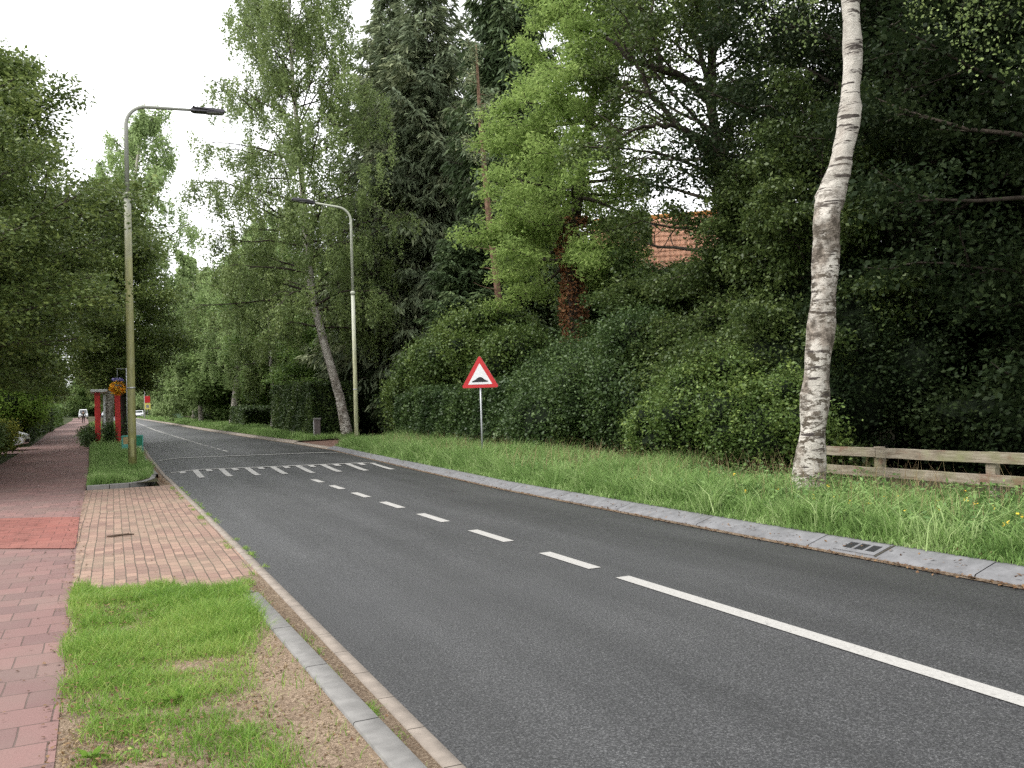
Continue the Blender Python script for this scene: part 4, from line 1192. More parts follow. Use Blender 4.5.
# ------------------------------------------------------------------ vehicles
def car(name, label, catg, loc, rz, body, kind='hatch', group=None):
    """body along +x (nose at +x), wheels on the ground"""
    t = thing(name, label, catg, loc, rz, group)
    if kind == 'hatch':
        prof = [(-2.0, .35), (-2.05, .62), (-1.98, .95), (-1.80, 1.02), (1.0, 1.0), (1.45, .92), (1.95, .76), (2.05, .55), (2.0, .32), (1.68, .25), (-1.7, .25)]
        cab = [(-1.86, 1.0), (-1.55, 1.36), (-1.1, 1.46), (.1, 1.47), (.45, 1.40), (1.22, .97)]
    else:
        prof = [(-2.4, .35), (-2.42, 1.0), (1.6, 1.05), (2.2, .95), (2.4, .6), (2.35, .32), (-2.3, .3)]
        cab = [(-2.4, 1.0), (-2.36, 1.88), (-2.2, 1.95), (.9, 1.95), (1.1, 1.88), (1.8, 1.03)]
    m = MB(); m.prism(prof, -.86, .86); m.build('body', body, t, .07, seg=3)
    m = MB(); bm = m.bm
    n = len(cab); zt = max(z for _, z in cab)
    A = [bm.verts.new((x, -(.82 - .16 * (z - 1) / (zt - 1)), z)) for x, z in cab]; B_ = [bm.verts.new((x, (.82 - .16 * (z - 1) / (zt - 1)), z)) for x, z in cab]
    bm.faces.new(A[::-1]); bm.faces.new(B_)
    for i in range(n): j = (i + 1) % n; bm.faces.new((A[i], A[j], B_[j], B_[i]))
    m.build('cabin', body, t, .03)
    # windscreen, rear window, side windows just proud of the cabin
    def quad(nm, p, off):
        mm = MB(); vs = [mm.bm.verts.new(Vector(q) + Vector(off)) for q in p]; vs2 = [mm.bm.verts.new(Vector(q) + Vector(off) * .3) for q in p]
        mm.bm.faces.new(vs); mm.bm.faces.new(vs2[::-1])
        for i in range(4): j = (i + 1) % 4; mm.bm.faces.new((vs[i], vs2[i], vs2[j], vs[j]))
        return mm.build(nm, M['glass'], t)
    a, b = cab[-2], cab[-1]
    L = lambda u: (a[0] + (b[0] - a[0]) * u, a[1] + (b[1] - a[1]) * u)
    (xa, za), (xb, zb_) = L(.08), L(.92)
    quad('windscreen', [(xa, -.60, za), (xa, .60, za), (xb, .70, zb_), (xb, -.70, zb_)], (.012, 0, .016))
    a, b = cab[0], cab[1]
    quad('rear_window', [(b[0] - .02, -.6, b[1] - .03), (a[0] + .02, -.68, a[1] + .06), (a[0] + .02, .68, a[1] + .06), (b[0] - .02, .6, b[1] - .03)], (-.016, 0, .01))
    for sy in (-1, 1):
        z1_ = zt - .12; yw = lambda z: sy * (.82 - .16 * (z - 1) / (zt - 1))
        x0_, x1_ = cab[1][0] + .12, cab[-2][0]
        xm = (x0_ + x1_) / 2
        for xa, xb, xc in ((x0_, xm - .04, x0_ - .12), (xm + .04, x1_ - .0, None)):
            quad('side_window', [(xa, yw(z1_), z1_), (xb, yw(z1_), z1_), (xb + (0 if xc is not None else .42), yw(1.06), 1.06), (xc if xc is not None else xa, yw(1.06), 1.06)], (0, sy * .014, .003))
    for x_ in (-1.25, 1.28):
        for sy in (-1, 1):
            w_ = MB(); w_.tube([(x_, sy * .70, .31), (x_, sy * .88, .31)], .31, 20); wh = w_.build('wheel', M['tyre'], t, .02)
            w_ = MB(); w_.tube([(x_, sy * .86, .31), (x_, sy * .895, .31)], .19, 14); w_.build('rim', M['rim'], wh)
    xf = 1.93 if kind == 'hatch' else 2.28
    for sy in (-.6, .6):
        m = MB(); m.box(xf - .1, xf + .1, sy - .18, sy + .18, .60, .74); m.build('headlight', M['rim'], t, .02)
        m = MB(); m.box(-2.08 if kind == 'hatch' else -2.45, -1.95, sy - .12, sy + .12, .72, .92); m.build('tail_light', M['lampred'], t, .01)
    m = MB(); m.box(xf + .0, xf + .13, -.45, .45, .36, .52); m.build('grille', M['tyre'], t, .01)
    return t
car('parked_car', 'white hatchback standing in a garden drive, nose at the red path', 'car', (-5.75, 46.3, float(gz(46.3)) + .012), math.radians(-4), M['carwhite'])
car('parked_van', 'distant white van at the far end of the red path', 'van', (-5.6, 196, float(gz(196))), math.radians(-88), M['carwhite'], 'van')
car('distant_car', 'distant white car on the road past the red and yellow signs', 'car', (4.5, 174, float(gz(174)) + .01), math.radians(-96), M['carwhite'])
car('distant_car', 'distant silver car on the left lane beside the shelter edge', 'car', (-1.2, 205, float(gz(205)) + .01), math.radians(-96), M['cargrey'])

# ------------------------------------------------------------------ person walking on the path
def skin_body(name, joints, edges, radii, root, mat, parent, sub=2):
    me = bpy.data.meshes.new(name); me.from_pydata(joints, edges, []); me.update()
    o = obj(name, me, mat, parent)
    md = o.modifiers.new('skin', 'SKIN')
    for i, r_ in enumerate(radii):
        sv = me.skin_vertices[0].data[i]; sv.radius = r_ if isinstance(r_, tuple) else (r_, r_); sv.use_root = (i == root)
    md.use_smooth_shade = True
    s_ = o.modifiers.new('sub', 'SUBSURF'); s_.levels = sub; s_.render_levels = sub
    return o
pz = float(gz(132)) + .015
t = thing('person', 'person in dark olive jacket and trousers walking far away on the red path', 'person', (-3.75, 132, pz))
J = [(0, 0, .95), (0, .01, 1.15), (0, .02, 1.38), (0, .02, 1.50), (0, .0, 1.60), (0, -.01, 1.72),
     (-.10, 0, .90), (-.11, .16, .50), (-.11, .10, .08), (-.11, .24, .03),
     (.10, 0, .90), (.11, -.02, .48), (.11, -.26, .12), (.11, -.16, .03),
     (-.19, .02, 1.42), (-.25, -.12, 1.14), (-.24, -.05, .88), (-.24, -.02, .80),
     (.19, .02, 1.42), (.25, .08, 1.14), (.24, .22, .90), (.24, .27, .82)]
Ed = [(0, 1), (1, 2), (2, 3), (3, 4), (4, 5), (0, 6), (6, 7), (7, 8), (8, 9), (0, 10), (10, 11), (11, 12), (12, 13), (2, 14), (14, 15), (15, 16), (16, 17), (2, 18), (18, 19), (19, 20), (20, 21)]
Rr = [(.13, .10), (.12, .09), (.14, .09), .05, .085, .08, .08, .055, .04, .035, .08, .055, .04, .035, .05, .038, .028, .03, .05, .038, .028, .03]
skin_body('body', J, Ed, Rr, 0, M['skin'], t)
jk = [0, 1, 2, 14, 15, 16, 18, 19, 20]
idx = {j: i for i, j in enumerate(jk)}
skin_body('jacket', [J[j] for j in jk], [(idx[a], idx[b]) for a, b in Ed if a in idx and b in idx],
          [((Rr[j][0] * 1.2, Rr[j][1] * 1.35) if isinstance(Rr[j], tuple) else Rr[j] * 1.35) for j in jk], 0, M['jacket'], t)
tk = [0, 6, 7, 8, 10, 11, 12]
idx = {j: i for i, j in enumerate(tk)}
skin_body('trousers', [J[j] for j in tk], [(idx[a], idx[b]) for a, b in Ed if a in idx and b in idx],
          [((Rr[j][0] * 1.12, Rr[j][1] * 1.2) if isinstance(Rr[j], tuple) else Rr[j] * 1.3) for j in tk], 0, M['trousers'], t)
m = MB(); bmesh.ops.create_icosphere(m.bm, subdivisions=2, radius=1, matrix=Matrix.Translation((0, -.025, 1.70)) @ Matrix.Diagonal((.098, .105, .115, 1)))
for f in m.bm.faces: f.smooth = True
m.build('hair', M['hair'], t)
for x_, y_ in ((-.11, .2), (.11, -.2)):
    m = MB(); m.box(x_ - .05, x_ + .05, y_ - .13, y_ + .13, 0, .09); m.build('shoe', M['tyre'], t, .025)
# ------------------------------------------------------------------ roadside birch in front
bx, by = 8.98, 9.07
bz = float(gz(by)) + .12
# trunk course measured from the photograph, as offsets from its foot
tp = [(0, 0, -.15), (.02, -.02, .25), (.09, -.07, .85), (.14, -.10, 1.45), (.22, -.15, 2.2), (.28, -.20, 2.85), (.33, -.26, 3.70), (.34, -.28, 4.05), (.40, -.30, 4.35), (.52, -.39, 4.75),
      (.62, -.45, 5.25), (.71, -.52, 6.1), (.70, -.55, 7.0), (.66, -.58, 7.9), (.6, -.5, 10), (.7, -.4, 12), (.6, -.3, 14.5)]
tr = [.22, .215, .205, .195, .195, .190, .19, .205, .20, .17, .155, .135, .13, .125, .10, .07, .02]
rng = rs(100)
P_ = np.array(tp, float)
# resample smoothly
tt = np.linspace(0, len(P_) - 1, 90)
ip = np.stack([np.interp(tt, range(len(P_)), P_[:, k]) for k in range(3)], 1)
for _ in range(3): ip[1:-1] = (ip[:-2] + ip[1:-1] * 2 + ip[2:]) / 4
ir = .93 * np.interp(tt, range(len(tr)), tr) * (1 + .03 * np.sin(tt * 5) + rng.normal(size=90) * .012)
Vt, Qt, vt = tube_np(ip, ir, 28)
for zc_, az_, amp, sz_ in ((4.02, 3.5, .045, .22), (5.55, -1.4, .03, .14), (2.1, 2.6, .02, .18), (.05, 0, .05, .35), (7.2, -1.2, .02, .12)):
    k_ = np.array([int(i_ / 28) for i_ in range(len(Vt))]); cen = ip[k_]; d_ = Vt - cen; a_ = np.arctan2(d_[:, 1], d_[:, 0])
    g_ = np.exp(-((Vt[:, 2] - zc_) / sz_) ** 2) * (np.exp(-(np.angle(np.exp(1j * (a_ - az_))) / 1.1) ** 2) if zc_ > 1 else (1 + .5 * np.sin(a_ * 4)))
    Vt += d_ / (np.linalg.norm(d_, axis=1, keepdims=True) + 1e-9) * (amp * g_)[:, None]
Vt += (rng.normal(size=Vt.shape) * .0045)
Vt[:, 0] += .012 * np.sin(Vt[:, 2] * 7 + Vt[:, 1] * 9); Vt[:, 1] += .012 * np.sin(Vt[:, 2] * 5.3 + Vt[:, 0] * 11)
T = thing('birch_tree', 'white-barked birch standing in the verge grass in front of the rail fence', 'tree', (bx, by, bz))
trk = obj('trunk', mesh_np('trunk', Vt, Qt, vt, smooth=True), M['birchbark'], T)
wood = []; C_ = []; Cv = []
def put_limb(p, d, L, r0, wob=.1, lift=-.03, strands=True, rng=rng, nsec=7):
    lp = walk(p, d, L, 9, rng, wob, lift); wood.append(tube_np(lp, np.linspace(r0, .008, 10), 7))
    if strands:
        for j in range(nsec):
            q, dd = at_t(lp, .25 + .75 * (j + rng.uniform()) / nsec); dd = dd / np.linalg.norm(dd)
            r_ = rng.normal(size=3); r_[2] *= .5
            sp = walk(q, dd * .7 + r_ * .7, L * .28, 4, rng, .2, -.08); wood.append(tube_np(sp, np.linspace(.012, .004, 5), 4))
            for c in range(3):
                cp, _ = at_t(sp, .3 + .7 * (c + rng.uniform()) / 3); C_.append(cp); Cv.append(rng.uniform())
        C_.append(lp[-1]); Cv.append(rng.uniform())
for i in range(34):
    z = 8.2 + i * .17; k = min(88, int(np.searchsorted(ip[:, 2], z))); az = i * 2.4 + 1; e = .5 + .02 * i
    put_limb(ip[k], (math.cos(az) * math.cos(e), math.sin(az) * math.cos(e), math.sin(e)), (3.3 - .07 * i) * rng.uniform(.8, 1.15), .045)
# boughs coming down into the picture to the right of the trunk
put_limb((.9, -1.0, 9.2), (.8, -.9, -.05), 2.3, .03, .08, -.16)
put_limb((.7, -.6, 8.6), (.9, -.5, -.05), 2.4, .03, .08, -.14)
C_ = np.array(C_); Cv = np.array(Cv); n = len(C_); per = 46
Ls = rng.uniform(.5, 1.7, n); u = rng.uniform(0, 1, (n, per))
P = np.repeat(C_[:, None, :], per, 1); P[:, :, 2] -= u * Ls[:, None]
P[:, :, :2] += rng.normal(size=(n, per, 2)) * .075
vv = np.repeat(Cv, per) * .6 + rng.uniform(0, .4, n * per)
obj('crown', mesh_np('crown', *leaf_quads(P.reshape(-1, 3), .048, rng, .72, .8, .1, None, vv)), M['birch'], T)
obj('limbs', mesh_np('limbs', *cat(wood), smooth=True), M['bark'], T)

# ------------------------------------------------------------------ big tree shapes, each built once
TM = {}
TM['birchA'] = make_tree(11, 21, .27, 5.5, 4.3, 'birch', 48, 9, .13, 40, 4, .55)
TM['birchB'] = make_tree(12, 18, .22, 3.6, 4.0, 'birch', 42, 8, .15, 38, 4, .55)
TM['birchFar'] = make_tree(13, 20, .24, 3.0, 4.8, 'birch', 44, 7, .26, 30, 4, .65)
TM['broadA'] = make_tree(21, 14, .28, 2.6, 4.8, 'broad', 58, 9, .17, 42, 4, .45, e0=-.15)
TM['broadB'] = make_tree(22, 15, .26, 1.6, 5.2, 'broad', 58, 9, .18, 40, 4, .48, e0=-.2, e1=1.0)
TM['broadFar'] = make_tree(23, 15, .3, 1.2, 5.8, 'broad', 54, 8, .32, 34, 4, .6, e0=-.2)
TM['conA'] = make_conifer(31, 27, .32, 3.0, 6.4, .42, .32, .3, 9, .8, power=.8)
TM['conB'] = make_conifer(32, 25, .30, 2.5, 6.2, .42, .34, .35, 9, .8, power=.78)
TM['cyp'] = make_conifer(33, 24, .35, 1.5, 4.0, .46, .32, -.35, 10, 1.1, .22, .5)

def T_(key, leaf, bark, x, y, label, sc=1, scz=None, rz=0, name='tree', group=None, lean=(0, 0), catg='tree'):
    s_ = (sc, sc, scz or sc)
    return place_tree(name, TM[key], M[leaf], M[bark], (x, y, float(gz(y)) + .05), label, catg, group, s_, rz, lean)

# leaning birch by the driveway, its own trunk course
tpl = [(0, 0, -.1), (-.33, .1, 2.0), (-.95, .3, 4.55), (-1.5, .5, 7.05), (-1.75, .55, 10.5), (-1.95, .5, 14.5), (-2.2, .5, 18), (-2.3, .5, 21.5), (-2.2, .5, 24.5)]
TM['lean'] = make_tree(14, 25.5, .25, 6.2, 6.0, 'birch', 76, 12, .115, 42, 4, .52, trunk=[np.array(p) for p in tpl],
                       prof=lambda t: .80 + .30 * math.sin(PI * t) - .25 * t)
place_tree('birch_tree', TM['lean'], M['birch'], M['birchbark2'], (10.64, 41.5, float(gz(41.5)) + .1), 'tall leaning birch with drooping crown behind the pale lamp post', group='birches along the far verge')

# conifers
T_('conA', 'conifer', 'bark', 14.9, 46.5, 'dark spruce whose top stands just right of the leaning birch', .98, 1.0, .3, 'conifer_tree', 'dark conifers')
T_('conB', 'conifer', 'bark', 16.3, 43.5, 'dark spruce between the other spruce and the bare reddish trunk', 1.1, 1.12, 1.3, 'conifer_tree', 'dark conifers')
T_('conA', 'conifer', 'bark', 18.6, 48.5, 'dark spruce mostly hidden behind the front spruces', 1.0, .85, 2.3, 'conifer_tree', 'dark conifers')
T_('cyp', 'conifer2', 'bark', 17.6, 36.0, 'blue-green cypress with hanging sprays behind the light green tree', 1.0, 1.05, .6, 'cypress_tree')
T_('cyp', 'conifer2', 'bark', 14.6, 34.6, 'lower blue-green cypress behind the shrubs and the bare reddish trunk', .72, .42, 1.9, 'cypress_tree')

# bare pine trunk between them
rng = rs(120)
pp = np.array([(0, 0, 0), (-.2, 0, 3.4), (-.45, 0, 6.7), (-.7, 0, 9.1), (-.85, .05, 11.7), (-1.0, .05, 14.5), (-1.05, .05, 17)])
wood = [tube_np(pp, [.17, .15, .14, .13, .11, .08, .03], 10)]; C_ = []
for i in range(26):
    z = 6 + i * .42; q = np.array([np.interp(z, pp[:, 2], pp[:, 0]), 0, z]); az = rng.uniform(0, 6.3)
    lp = walk(q, (math.cos(az), math.sin(az), .1), rng.uniform(.5, 1.3), 4, rng, .15, 0); wood.append(tube_np(lp, np.linspace(.025, .006, 5), 4))
    if z > 11.5:
        for c in range(5): C_.append(at_t(lp, rng.uniform(.4, 1))[0])
C_ = np.array(C_); P = (C_[:, None, :] + rng.normal(size=(len(C_), 22, 3)) * .18).reshape(-1, 3)
place_tree('pine_tree', (mesh_np('trunk', *cat(wood), smooth=True), mesh_np('crown', *leaf_quads(P, .22, rng, .2))), M['conifer'], M['pinebark'], (15.35, 32.3, float(gz(32.3)) + .05),
           'thin pine with bare reddish trunk rising between the conifers')

# light green tree with ivy trunk
ta = [np.array(p) for p in ((0, 0, -.1), (.08, -.1, 2.9), (.12, -.2, 5.1), (.05, -.2, 7.0), (.6, -.5, 10.5), (1.2, -.8, 14), (1.5, -1.0, 18.5))]
TM['ash'] = make_tree(41, 19.5, .30, 5.8, 3.5, 'broad', 84, 10, .14, 40, 4, .26, trunk=ta, prof=lambda t: .95 + .25 * math.sin(PI * t) - .3 * t, asp=.42, e0=-.3, e1=.7, flat=.2, window=(14.85, 26.1, .15))
ash = place_tree('ash_tree', TM['ash'], M['ash'], M['bark'], (14.85, 26.1, float(gz(26.1)) + .05), 'light green leafy tree with dead reddish-brown ivy on its trunk')
rng = rs(130)
n = 5200; z = rng.uniform(1.2, 8.2, n) ** 1.0; az = rng.uniform(0, 6.3, n); rr = .33 + rng.uniform(0, .17, n) + .07 * np.sin(z * 3 + az * 2)
tx = np.interp(z, [t_[2] for t_ in ta], [t_[0] for t_ in ta]); ty = np.interp(z, [t_[2] for t_ in ta], [t_[1] for t_ in ta])
P = np.stack([tx + np.cos(az) * rr, ty + np.sin(az) * rr, z], 1)
obj('dead_ivy', mesh_np('dead_ivy', *leaf_quads(P, .11, rng, .7, .9, .3)), M['ivybrown'], ash)

# gnarled tree with thick bare limbs against the sky
to = [np.array(p) for p in ((0, 0, -.1), (-.05, 0, 4.0), (-.15, -.05, 6.1), (-.25, -.1, 8.5), (-.5, 0, 10.6), (-.3, -.2, 13.5), (-.1, -.2, 16))]
TM['gnarl'] = make_tree(51, 17, .30, 3.0, 4.6, 'broad', 60, 9, .11, 50, 4, .30, trunk=to, e0=-.1, e1=.8, window=(16.8, 19.7, .15))
gn = place_tree('gnarled_tree', TM['gnarl'], M['oak'], M['bark'], (16.8, 19.7, float(gz(19.7)) + .05), 'dark tree with thick crooked limbs showing against the sky right of the tiled roof')
rng = rs(140)
ww = []
for pts, r_ in (([(-.45, 0, 10.5), (-1.4, -.2, 10.9), (-2.3, .0, 11.2), (-3.1, .1, 11.4), (-3.9, .3, 12.0)], .16), ([(-.25, -.1, 8.4), (-1.2, -.2, 9.2), (-1.9, -.2, 9.5), (-2.6, 0, 10.4), (-3.6, .3, 10.6)], .14),
                ([(-2.6, 0, 10.4), (-3.0, .2, 11.4), (-3.6, .2, 12.2)], .08), ([(-1.9, -.2, 9.5), (-3.0, 0, 9.4), (-4.2, .3, 8.8)], .07), ([(-2.3, 0, 11.2), (-2.5, .1, 12.5), (-2.2, .2, 13.9)], .08), ([(-.4, 0, 10.8), (-1.0, 0, 12.5), (-1.1, .1, 14.5)], .10), ([(-.3, -.1, 9.4), (.9, -.3, 10.6), (1.5, -.3, 12.4)], .08)):
    p_ = np.array(pts, float); t_ = np.linspace(0, len(p_) - 1, 12)
    ipp = np.stack([np.interp(t_, range(len(p_)), p_[:, k]) for k in range(3)], 1) + rng.normal(size=(12, 3)) * .05
    ww.append(tube_np(ipp, np.linspace(r_, r_ * .3, 12), 8))
    for j in range(7):
        q, dd = at_t(ipp, rng.uniform(.3, 1)); lp = walk(q, dd / np.linalg.norm(dd) * .5 + rng.normal(size=3) * .8, rng.uniform(.6, 1.5), 4, rng, .2, 0); ww.append(tube_np(lp, np.linspace(.03, .006, 5), 4))
obj('limbs', mesh_np('limbs', *cat(ww), smooth=True), M['bark'], gn)

# dark trees of the wood behind the fence
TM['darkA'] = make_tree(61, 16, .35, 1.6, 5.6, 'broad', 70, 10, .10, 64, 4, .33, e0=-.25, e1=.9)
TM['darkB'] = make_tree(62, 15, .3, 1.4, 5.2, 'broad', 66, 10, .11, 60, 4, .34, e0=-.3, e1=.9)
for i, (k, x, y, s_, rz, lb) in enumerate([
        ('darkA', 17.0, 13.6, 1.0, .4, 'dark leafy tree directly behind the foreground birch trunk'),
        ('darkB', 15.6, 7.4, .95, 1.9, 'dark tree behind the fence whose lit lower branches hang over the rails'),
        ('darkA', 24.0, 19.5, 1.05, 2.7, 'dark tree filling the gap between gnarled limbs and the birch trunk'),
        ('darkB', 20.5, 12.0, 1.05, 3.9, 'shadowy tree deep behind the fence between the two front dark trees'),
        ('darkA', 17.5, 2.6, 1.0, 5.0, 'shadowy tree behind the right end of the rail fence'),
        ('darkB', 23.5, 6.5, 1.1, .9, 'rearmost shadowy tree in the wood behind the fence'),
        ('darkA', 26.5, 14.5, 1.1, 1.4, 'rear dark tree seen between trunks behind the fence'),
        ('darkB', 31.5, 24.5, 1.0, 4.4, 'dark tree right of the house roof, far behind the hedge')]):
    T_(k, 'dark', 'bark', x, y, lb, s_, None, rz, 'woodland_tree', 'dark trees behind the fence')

TM['underA'] = make_tree(65, 7.2, .12, .5, 2.8, 'broad', 46, 9, .085, 70, 3, .21, e0=-.15, e1=.8, prof=lambda t: 1.0 - .3 * t)
TM['underB'] = make_tree(66, 6.4, .11, .4, 2.8, 'broad', 42, 9, .095, 64, 3, .22, e0=-.2, e1=.8, prof=lambda t: 1.05 - .5 * t)
for k, x, y, s_, sz, rz, lb, lf in (('underA', 14.3, 16.3, 1.0, .98, .3, 'low-branching small tree whose boughs hide the foot of the gnarled tree', 'oak'),
                            ('underB', 13.4, 19.2, 1.0, .78, 1.3, 'low small tree in front of the tiled roof, above the dark ivy mound', 'oak'),
                            ('underA', 13.5, 13.3, .95, 1.08, 2.3, 'small dense tree immediately left of the foreground birch trunk', 'oak'),
                            ('underB', 16.5, 22.6, 1.15, .95, 3.9, 'small tree between the tree with reddish ivy and the tiled roof', 'hedge')):
    T_(k, lf, 'bark', x, y, lb, s_, sz, rz, 'small_tree', 'small trees over the shrubs')

# mid trees right side beyond the driveway
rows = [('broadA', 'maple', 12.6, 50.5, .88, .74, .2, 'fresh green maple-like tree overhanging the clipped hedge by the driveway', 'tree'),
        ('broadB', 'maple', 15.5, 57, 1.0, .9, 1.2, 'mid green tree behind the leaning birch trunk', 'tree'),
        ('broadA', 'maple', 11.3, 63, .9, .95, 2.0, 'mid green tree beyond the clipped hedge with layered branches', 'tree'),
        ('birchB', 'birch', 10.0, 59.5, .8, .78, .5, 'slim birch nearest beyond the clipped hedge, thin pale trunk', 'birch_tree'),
        ('birchA', 'birchhaze', 9.6, 78, 1.0, .95, 1.0, 'birch with white trunk leaning right halfway down the far verge', 'birch_tree'),
        ('birchB', 'birchhaze', 12.5, 72, 1.1, 1.1, 2.0, 'pale green birch crown behind the slim birches', 'birch_tree'),
        ('birchFar', 'birchhaze', 8.6, 96, 1.0, 1.0, .7, 'birch in mid distance before the dark opening in the trees', 'birch_tree'),
        ('broadFar', 'maplehaze', 12.5, 90, 1.1, 1.1, 1.7, 'green tree behind the mid-distance birches', 'tree'),
        ('birchFar', 'birchhaze', 9.2, 112, 1.05, 1.0, 2.7, 'tall birch before the round yellow sign', 'birch_tree'),
        ('broadFar', 'maplehaze', 13.5, 120, 1.3, 1.25, .4, 'green tree behind the round yellow sign', 'tree'),
        ('birchFar', 'birchhaze', 9.5, 134, 1.0, .95, 3.7, 'distant birch right of the round yellow sign', 'birch_tree'),
        ('broadFar', 'birchhaze', 10.5, 158, 1.2, 1.1, 4.1, 'distant pale tree behind the red and yellow signs', 'tree'),
        ('birchFar', 'birchhaze', 8.0, 180, 1.1, 1.05, 5.0, 'far birch where the road runs out of sight', 'birch_tree'),
        ('broadFar', 'maplehaze', 3.5, 235, 1.4, 1.0, 5.5, 'far tree closing the view at the end of the road', 'tree'),
        ('broadFar', 'birchhaze', 9.5, 215, 1.4, 1.1, 2.2, 'far tree right of the road end', 'tree'),
        ('broadFar', 'maplehaze', -3.5, 250, 1.4, .95, 3.1, 'far tree left of the road end behind the white van', 'tree')]
for k, lf, x, y, s_, sz, rz, lb, nm in rows:
    T_(k, lf, 'birchbark2' if 'birch' in k else 'bark', x, y, lb, s_, sz, rz, nm, 'trees along the far verge')

# left side of the path
TM['leftA'] = make_tree(71, 14, .32, 3.2, 5.4, 'broad', 80, 10, .105, 54, 4, .33, e0=.0, e1=.9)
TM['leftB'] = make_tree(72, 13.5, .28, 3.2, 5.0, 'broad', 74, 10, .12, 50, 4, .34, e0=.0, e1=.9)
rows = [('leftA', 'street', -5.2, 24.5, 1.0, .80, .3, 'big dark tree at the left picture edge overhanging the red path'),
        ('leftB', 'street', -5.0, 33.5, 1.15, 1.06, 1.4, 'dark tree behind the big left-edge tree, above the dark hedge'),
        ('leftA', 'street', -5.6, 42.0, 1.0, 1.08, 2.4, 'dark tree overhanging the path before the white hatchback'),
        ('leftB', 'maple', -5.6, 64.0, .85, 1.1, .9, 'tree leaning over the middle of the red path from the left hedge'),
        ('leftB', 'maple', -7.8, 55.0, 1.05, 1.0, 3.4, 'tree behind the bright lime shrub beside the white hatchback'),
        ('leftA', 'street', -9.0, 68.0, 1.05, 1.0, 4.4, 'tree over the clipped hedge past the lime shrub'),
        ('broadFar', 'street', -10.6, 84.0, 1.0, .85, 5.4, 'tree arching over the path in mid distance'),
        ('broadFar', 'maplehaze', -11.8, 104.0, 1.0, .85, .6, 'green tree before the squared hedge on the path side'),
        ('broadFar', 'street', -12.6, 128.0, 1.1, .9, 1.6, 'dark tree near the walking person'),
        ('broadFar', 'maplehaze', -13.6, 156.0, 1.2, .9, 2.6, 'tree behind the walking person left of the path'),
        ('broadFar', 'street', -15.5, 188.0, 1.3, .95, 3.6, 'far tree left of the white van')]
for k, lf, x, y, s_, sz, rz, lb in rows:
    T_(k, lf, 'bark', x, y, lb, s_, sz, rz, 'tree', 'trees along the red path')
# median trees
TM['med'] = make_tree(81, 12.6, .17, 2.9, 3.5, 'broad', 60, 9, .13, 42, 4, .38, e0=-.2, e1=1.0)
md = place_tree('tree', TM['med'], M['street'], M['bark'], (.55, 48.6, float(gz(48.6)) + .05), 'ivy-clad tree on the median directly behind the red shelter')
rng = rs(150); n = 2600; z = rng.uniform(0, 4.6, n); az = rng.uniform(0, 6.3, n); rr = .17 + rng.uniform(0, .16, n)
obj('ivy', mesh_np('ivy', *leaf_quads(np.stack([np.cos(az) * rr, np.sin(az) * rr, z], 1), .10, rng, .8, .4, .3)), M['ivy'], md)
T_('birchA', 'birchhaze', 'birchbark2', -.4, 63, 'tall pale birch rising over the median beyond the red shelter', 1.15, 1.16, 1.1, 'birch_tree', 'median trees')
T_('leftB', 'street', 'bark', -.6, 92, 'dark rounded tree on the median just beyond the shelter birch', .62, .85, 2.1, 'tree', 'median trees')

# ------------------------------------------------------------------ hedges and shrubs
def e(x, y, z, rx, ry=None, rz=None): return ((x, y, z), (rx, ry or rx, rz or rx))
hedge_box('clipped_hedge', 'tall clipped dark hedge beyond the driveway and gate pillar', 9.0, 11.4, 42.4, 54, 2.9, M['hedge'], .09, 700, 3)
hedge_box('clipped_hedge', 'low clipped green hedge block in the shade beyond the slim birches', 9.2, 11.4, 68, 76, 1.7, M['hedge'], .12, 350, 4)
hedge_box('ivy_hedge', 'long ivy-covered hedge behind the triangular hump sign', 10.35, 12.2, 21.0, 32.8, 2.15, M['ivy'], .085, 1000, 5, rough=.16, topvar=.25)
shrub('bush', 'large rounded bush with bright young leaves behind the ivy hedge, left of the hump sign', 'shrub',
      [e(12.3, 31.6, 2.7, 1.9, 1.9, 1.9), e(12.9, 29.4, 3.2, 1.8, 1.7, 1.75), e(12.9, 33.3, 2.2, 1.7, 1.7, 2.1), e(13.4, 27.3, 2.6, 1.6, 1.5, 1.7), e(11.7, 33.4, 1.3, 1.2, 1.2, 1.5)], M['rhodo'], .10, 620, 6, .42)
shrub('bush', 'dark ivy mound at the foot of the tree with reddish ivy', 'shrub',
      [e(11.6, 20.4, 1.2, 1.4, 1.5, 1.6), e(11.9, 18.0, 1.5, 1.4, 1.6, 1.7), e(12.6, 22.5, 1.6, 1.6, 1.8, 1.6), e(13.3, 20.0, 2.0, 1.5, 1.7, 1.5)], M['ivy'], .075, 900, 7, .36)
shrub('bush', 'tall dense shrub under the tiled roof between hump sign and birch', 'shrub',
      [e(12.6, 15.8, 1.3, 1.3, 1.7, 1.4), e(13.3, 17.4, 1.7, 1.5, 1.7, 1.6), e(13.8, 14.2, 1.8, 1.5, 1.7, 1.8)], M['oak'], .075, 900, 8, .40, twigs=.25)
shrub('bush', 'light-flecked low bush growing just left of the foreground birch', 'shrub',
      [e(11.2, 12.3, .85, 1.0, 1.1, 1.05), e(11.6, 13.8, 1.1, 1.2, 1.3, 1.25), e(10.9, 14.9, .8, .9, 1.0, .9)], M['rhodo'], .062, 1300, 9, .28, twigs=.4)
shrub('bush', 'mid-height shrub between the tall shrub and the birch trunk', 'shrub',
      [e(13.4, 12.2, 1.6, 1.2, 1.3, 1.6), e(14.2, 13.0, 2.8, 1.4, 1.4, 1.5)], M['dark'], .07, 900, 10, .36, twigs=.25)
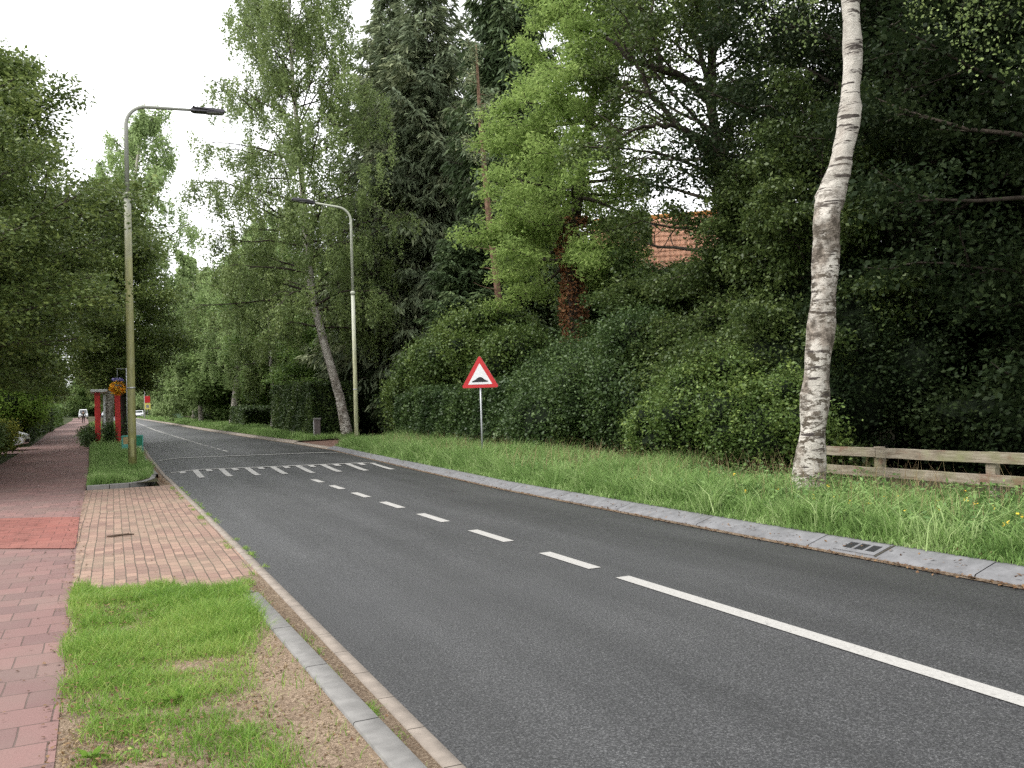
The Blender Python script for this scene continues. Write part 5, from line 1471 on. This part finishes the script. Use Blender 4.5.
shrub('bush', 'brambly shrub between the ivy hedge and the dark ivy mound', 'shrub',
      [e(14.0, 24.2, 1.9, 1.5, 1.8, 1.7), e(17.4, 28.6, 4.4, 1.7, 1.7, 2.0), e(15.9, 22.5, 2.6, 1.6, 1.8, 2.0), e(16.5, 27.5, 2.2, 1.8, 2.0, 2.2)], M['hedge'], .10, 520, 11, .4)
# dark understorey behind the fence
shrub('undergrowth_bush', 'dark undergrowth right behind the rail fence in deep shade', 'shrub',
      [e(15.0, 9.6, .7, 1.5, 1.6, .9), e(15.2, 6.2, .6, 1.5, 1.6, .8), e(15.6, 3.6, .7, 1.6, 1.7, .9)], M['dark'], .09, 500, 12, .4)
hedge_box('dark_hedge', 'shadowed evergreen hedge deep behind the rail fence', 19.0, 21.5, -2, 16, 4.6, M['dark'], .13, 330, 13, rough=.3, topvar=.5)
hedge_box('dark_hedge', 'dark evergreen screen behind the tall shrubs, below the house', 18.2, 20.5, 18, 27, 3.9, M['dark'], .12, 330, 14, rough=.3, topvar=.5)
shrub('bush', 'dark evergreen bush behind the lamp post and the ivy hedge end', 'shrub', [e(13.6, 38.0, 1.6, 1.9, 2.0, 2.0), e(15.5, 40.5, 2.2, 2.0, 2.2, 2.4), e(12.4, 36.0, 1.1, 1.2, 1.3, 1.5)], M['dark'], .12, 400, 15, .45)
shrub('bush', 'dark bush between gate pillar and leaning birch trunk', 'shrub', [e(13.5, 45.0, 1.8, 1.8, 2.2, 2.2), e(13.2, 48.5, 2.0, 1.6, 2, 2.4)], M['dark'], .12, 400, 16, .45)

# left hedges
shrub('dark_hedge', 'overgrown dark hedge at the left picture edge beside the path', 'hedge',
      [e(-4.7, 28.0, .9, .95, 2.6, 1.15), e(-4.75, 32.0, .9, .95, 2.6, 1.1), e(-4.9, 36.0, .8, .95, 2.6, 1.05), e(-4.6, 24.0, 1.2, .9, 2.8, 1.7)], M['hedge'], .085, 700, 17, .36)
shrub('bush', 'low yellow-topped shrub at the end of the dark hedge before the white hatchback', 'shrub', [e(-4.4, 39.6, .65, .75, 1.3, .70), e(-4.6, 41.2, .55, .7, .9, .6)], M['yellow'], .085, 700, 18, .3)
shrub('bush', 'bright lime green shrub behind the white hatchback', 'shrub', [e(-5.2, 53.5, 1.9, 1.2, 1.6, 1.3), e(-4.7, 56.0, 2.4, 1.0, 1.4, 1.2), e(-6.0, 54.0, 1.4, 1.2, 1.6, 1.4)], M['lime'], .13, 380, 19, .4)
hedge_box('clipped_hedge', 'clipped hedge beside the path just past the white hatchback', -6.0, -4.55, 51.5, 62, 1.25, M['hedge'], .11, 480, 20)
hedge_box('clipped_hedge', 'longer taller clipped hedge along the path in mid distance', -6.6, -5.0, 66, 88, 1.9, M['hedge'], .14, 320, 21)
hedge_box('clipped_hedge', 'squared hedge with pale edge where the person walks', -7.6, -5.9, 98, 122, 2.4, M['maple'], .2, 180, 22)
shrub('bush', 'green bush climbing round the base of the red shelter', 'shrub', [e(-1.0, 44.9, .3, .2, .4, .4), e(-.14, 44.6, .5, .16, .3, .6), e(-1.15, 47.0, .4, .25, .9, .6)], M['ivy'], .08, 800, 23, .22, core=.6)
shrub('bush', 'small bush on the far verge beside the dark opening in the trees', 'shrub', [e(10.5, 102, 1.2, 1.6, 2.5, 1.5), e(11.5, 108, 1.4, 1.8, 2.5, 1.7)], M['hedge'], .2, 200, 24, .5)

# woods closing the view behind everything
rng = rs(200)
blobs = []
for x, y, z, r_ in [(22, 62, 5, 5), (25, 74, 6, 6), (22, 88, 6, 6), (22, 104, 6, 6), (21, 122, 6, 7), (20, 142, 6, 7), (19, 165, 6, 7), (17, 190, 6, 7), (13, 218, 5, 7), (7, 262, 4.5, 9), (-6, 275, 4.5, 10), (-20, 250, 5, 9), (-19, 215, 5, 8), (-18, 185, 5, 7), (-17, 155, 5, 6), (-15, 125, 5, 5.5), (-14, 98, 4.5, 5), (-13.5, 76, 4.5, 5), (-13, 58, 4.5, 4.5), (30, 52, 6, 6), (34, 42, 5, 6), (36, 30, 4, 5)]:
    blobs.append(((x, y, float(gz(y)) + z * .75), (r_ * .9, r_ * 1.2, z * 1.25)))
V_, Q_, v_ = blob_leaves(blobs, .32, 42, rng, 1.1, low=-1, twigs=.2)
wd = thing('far_woods', 'distant mass of trees closing the view behind gardens and road', 'woods', (0, 0, 0)); wd['kind'] = 'stuff'
obj('foliage', mesh_np('foliage', V_, Q_, v_), M['maplehaze'], wd)
obj('branches', core_mesh(blobs, .85, -1), M['core'], wd)  # added dark solids that paint the shade inside the woods

# ------------------------------------------------------------------ render settings
S.render.engine = 'CYCLES'
c = S.cycles
c.max_bounces = 7; c.diffuse_bounces = 3; c.glossy_bounces = 2; c.transmission_bounces = 4; c.transparent_max_bounces = 4
c.caustics_reflective = False; c.caustics_refractive = False
c.use_denoising = False
c.denoiser = 'OPENIMAGEDENOISE'
c.sample_clamp_indirect = 6
S.view_settings.view_transform = 'Standard'; S.view_settings.look = 'None'
S.view_settings.exposure = 1.24; S.view_settings.gamma = 1
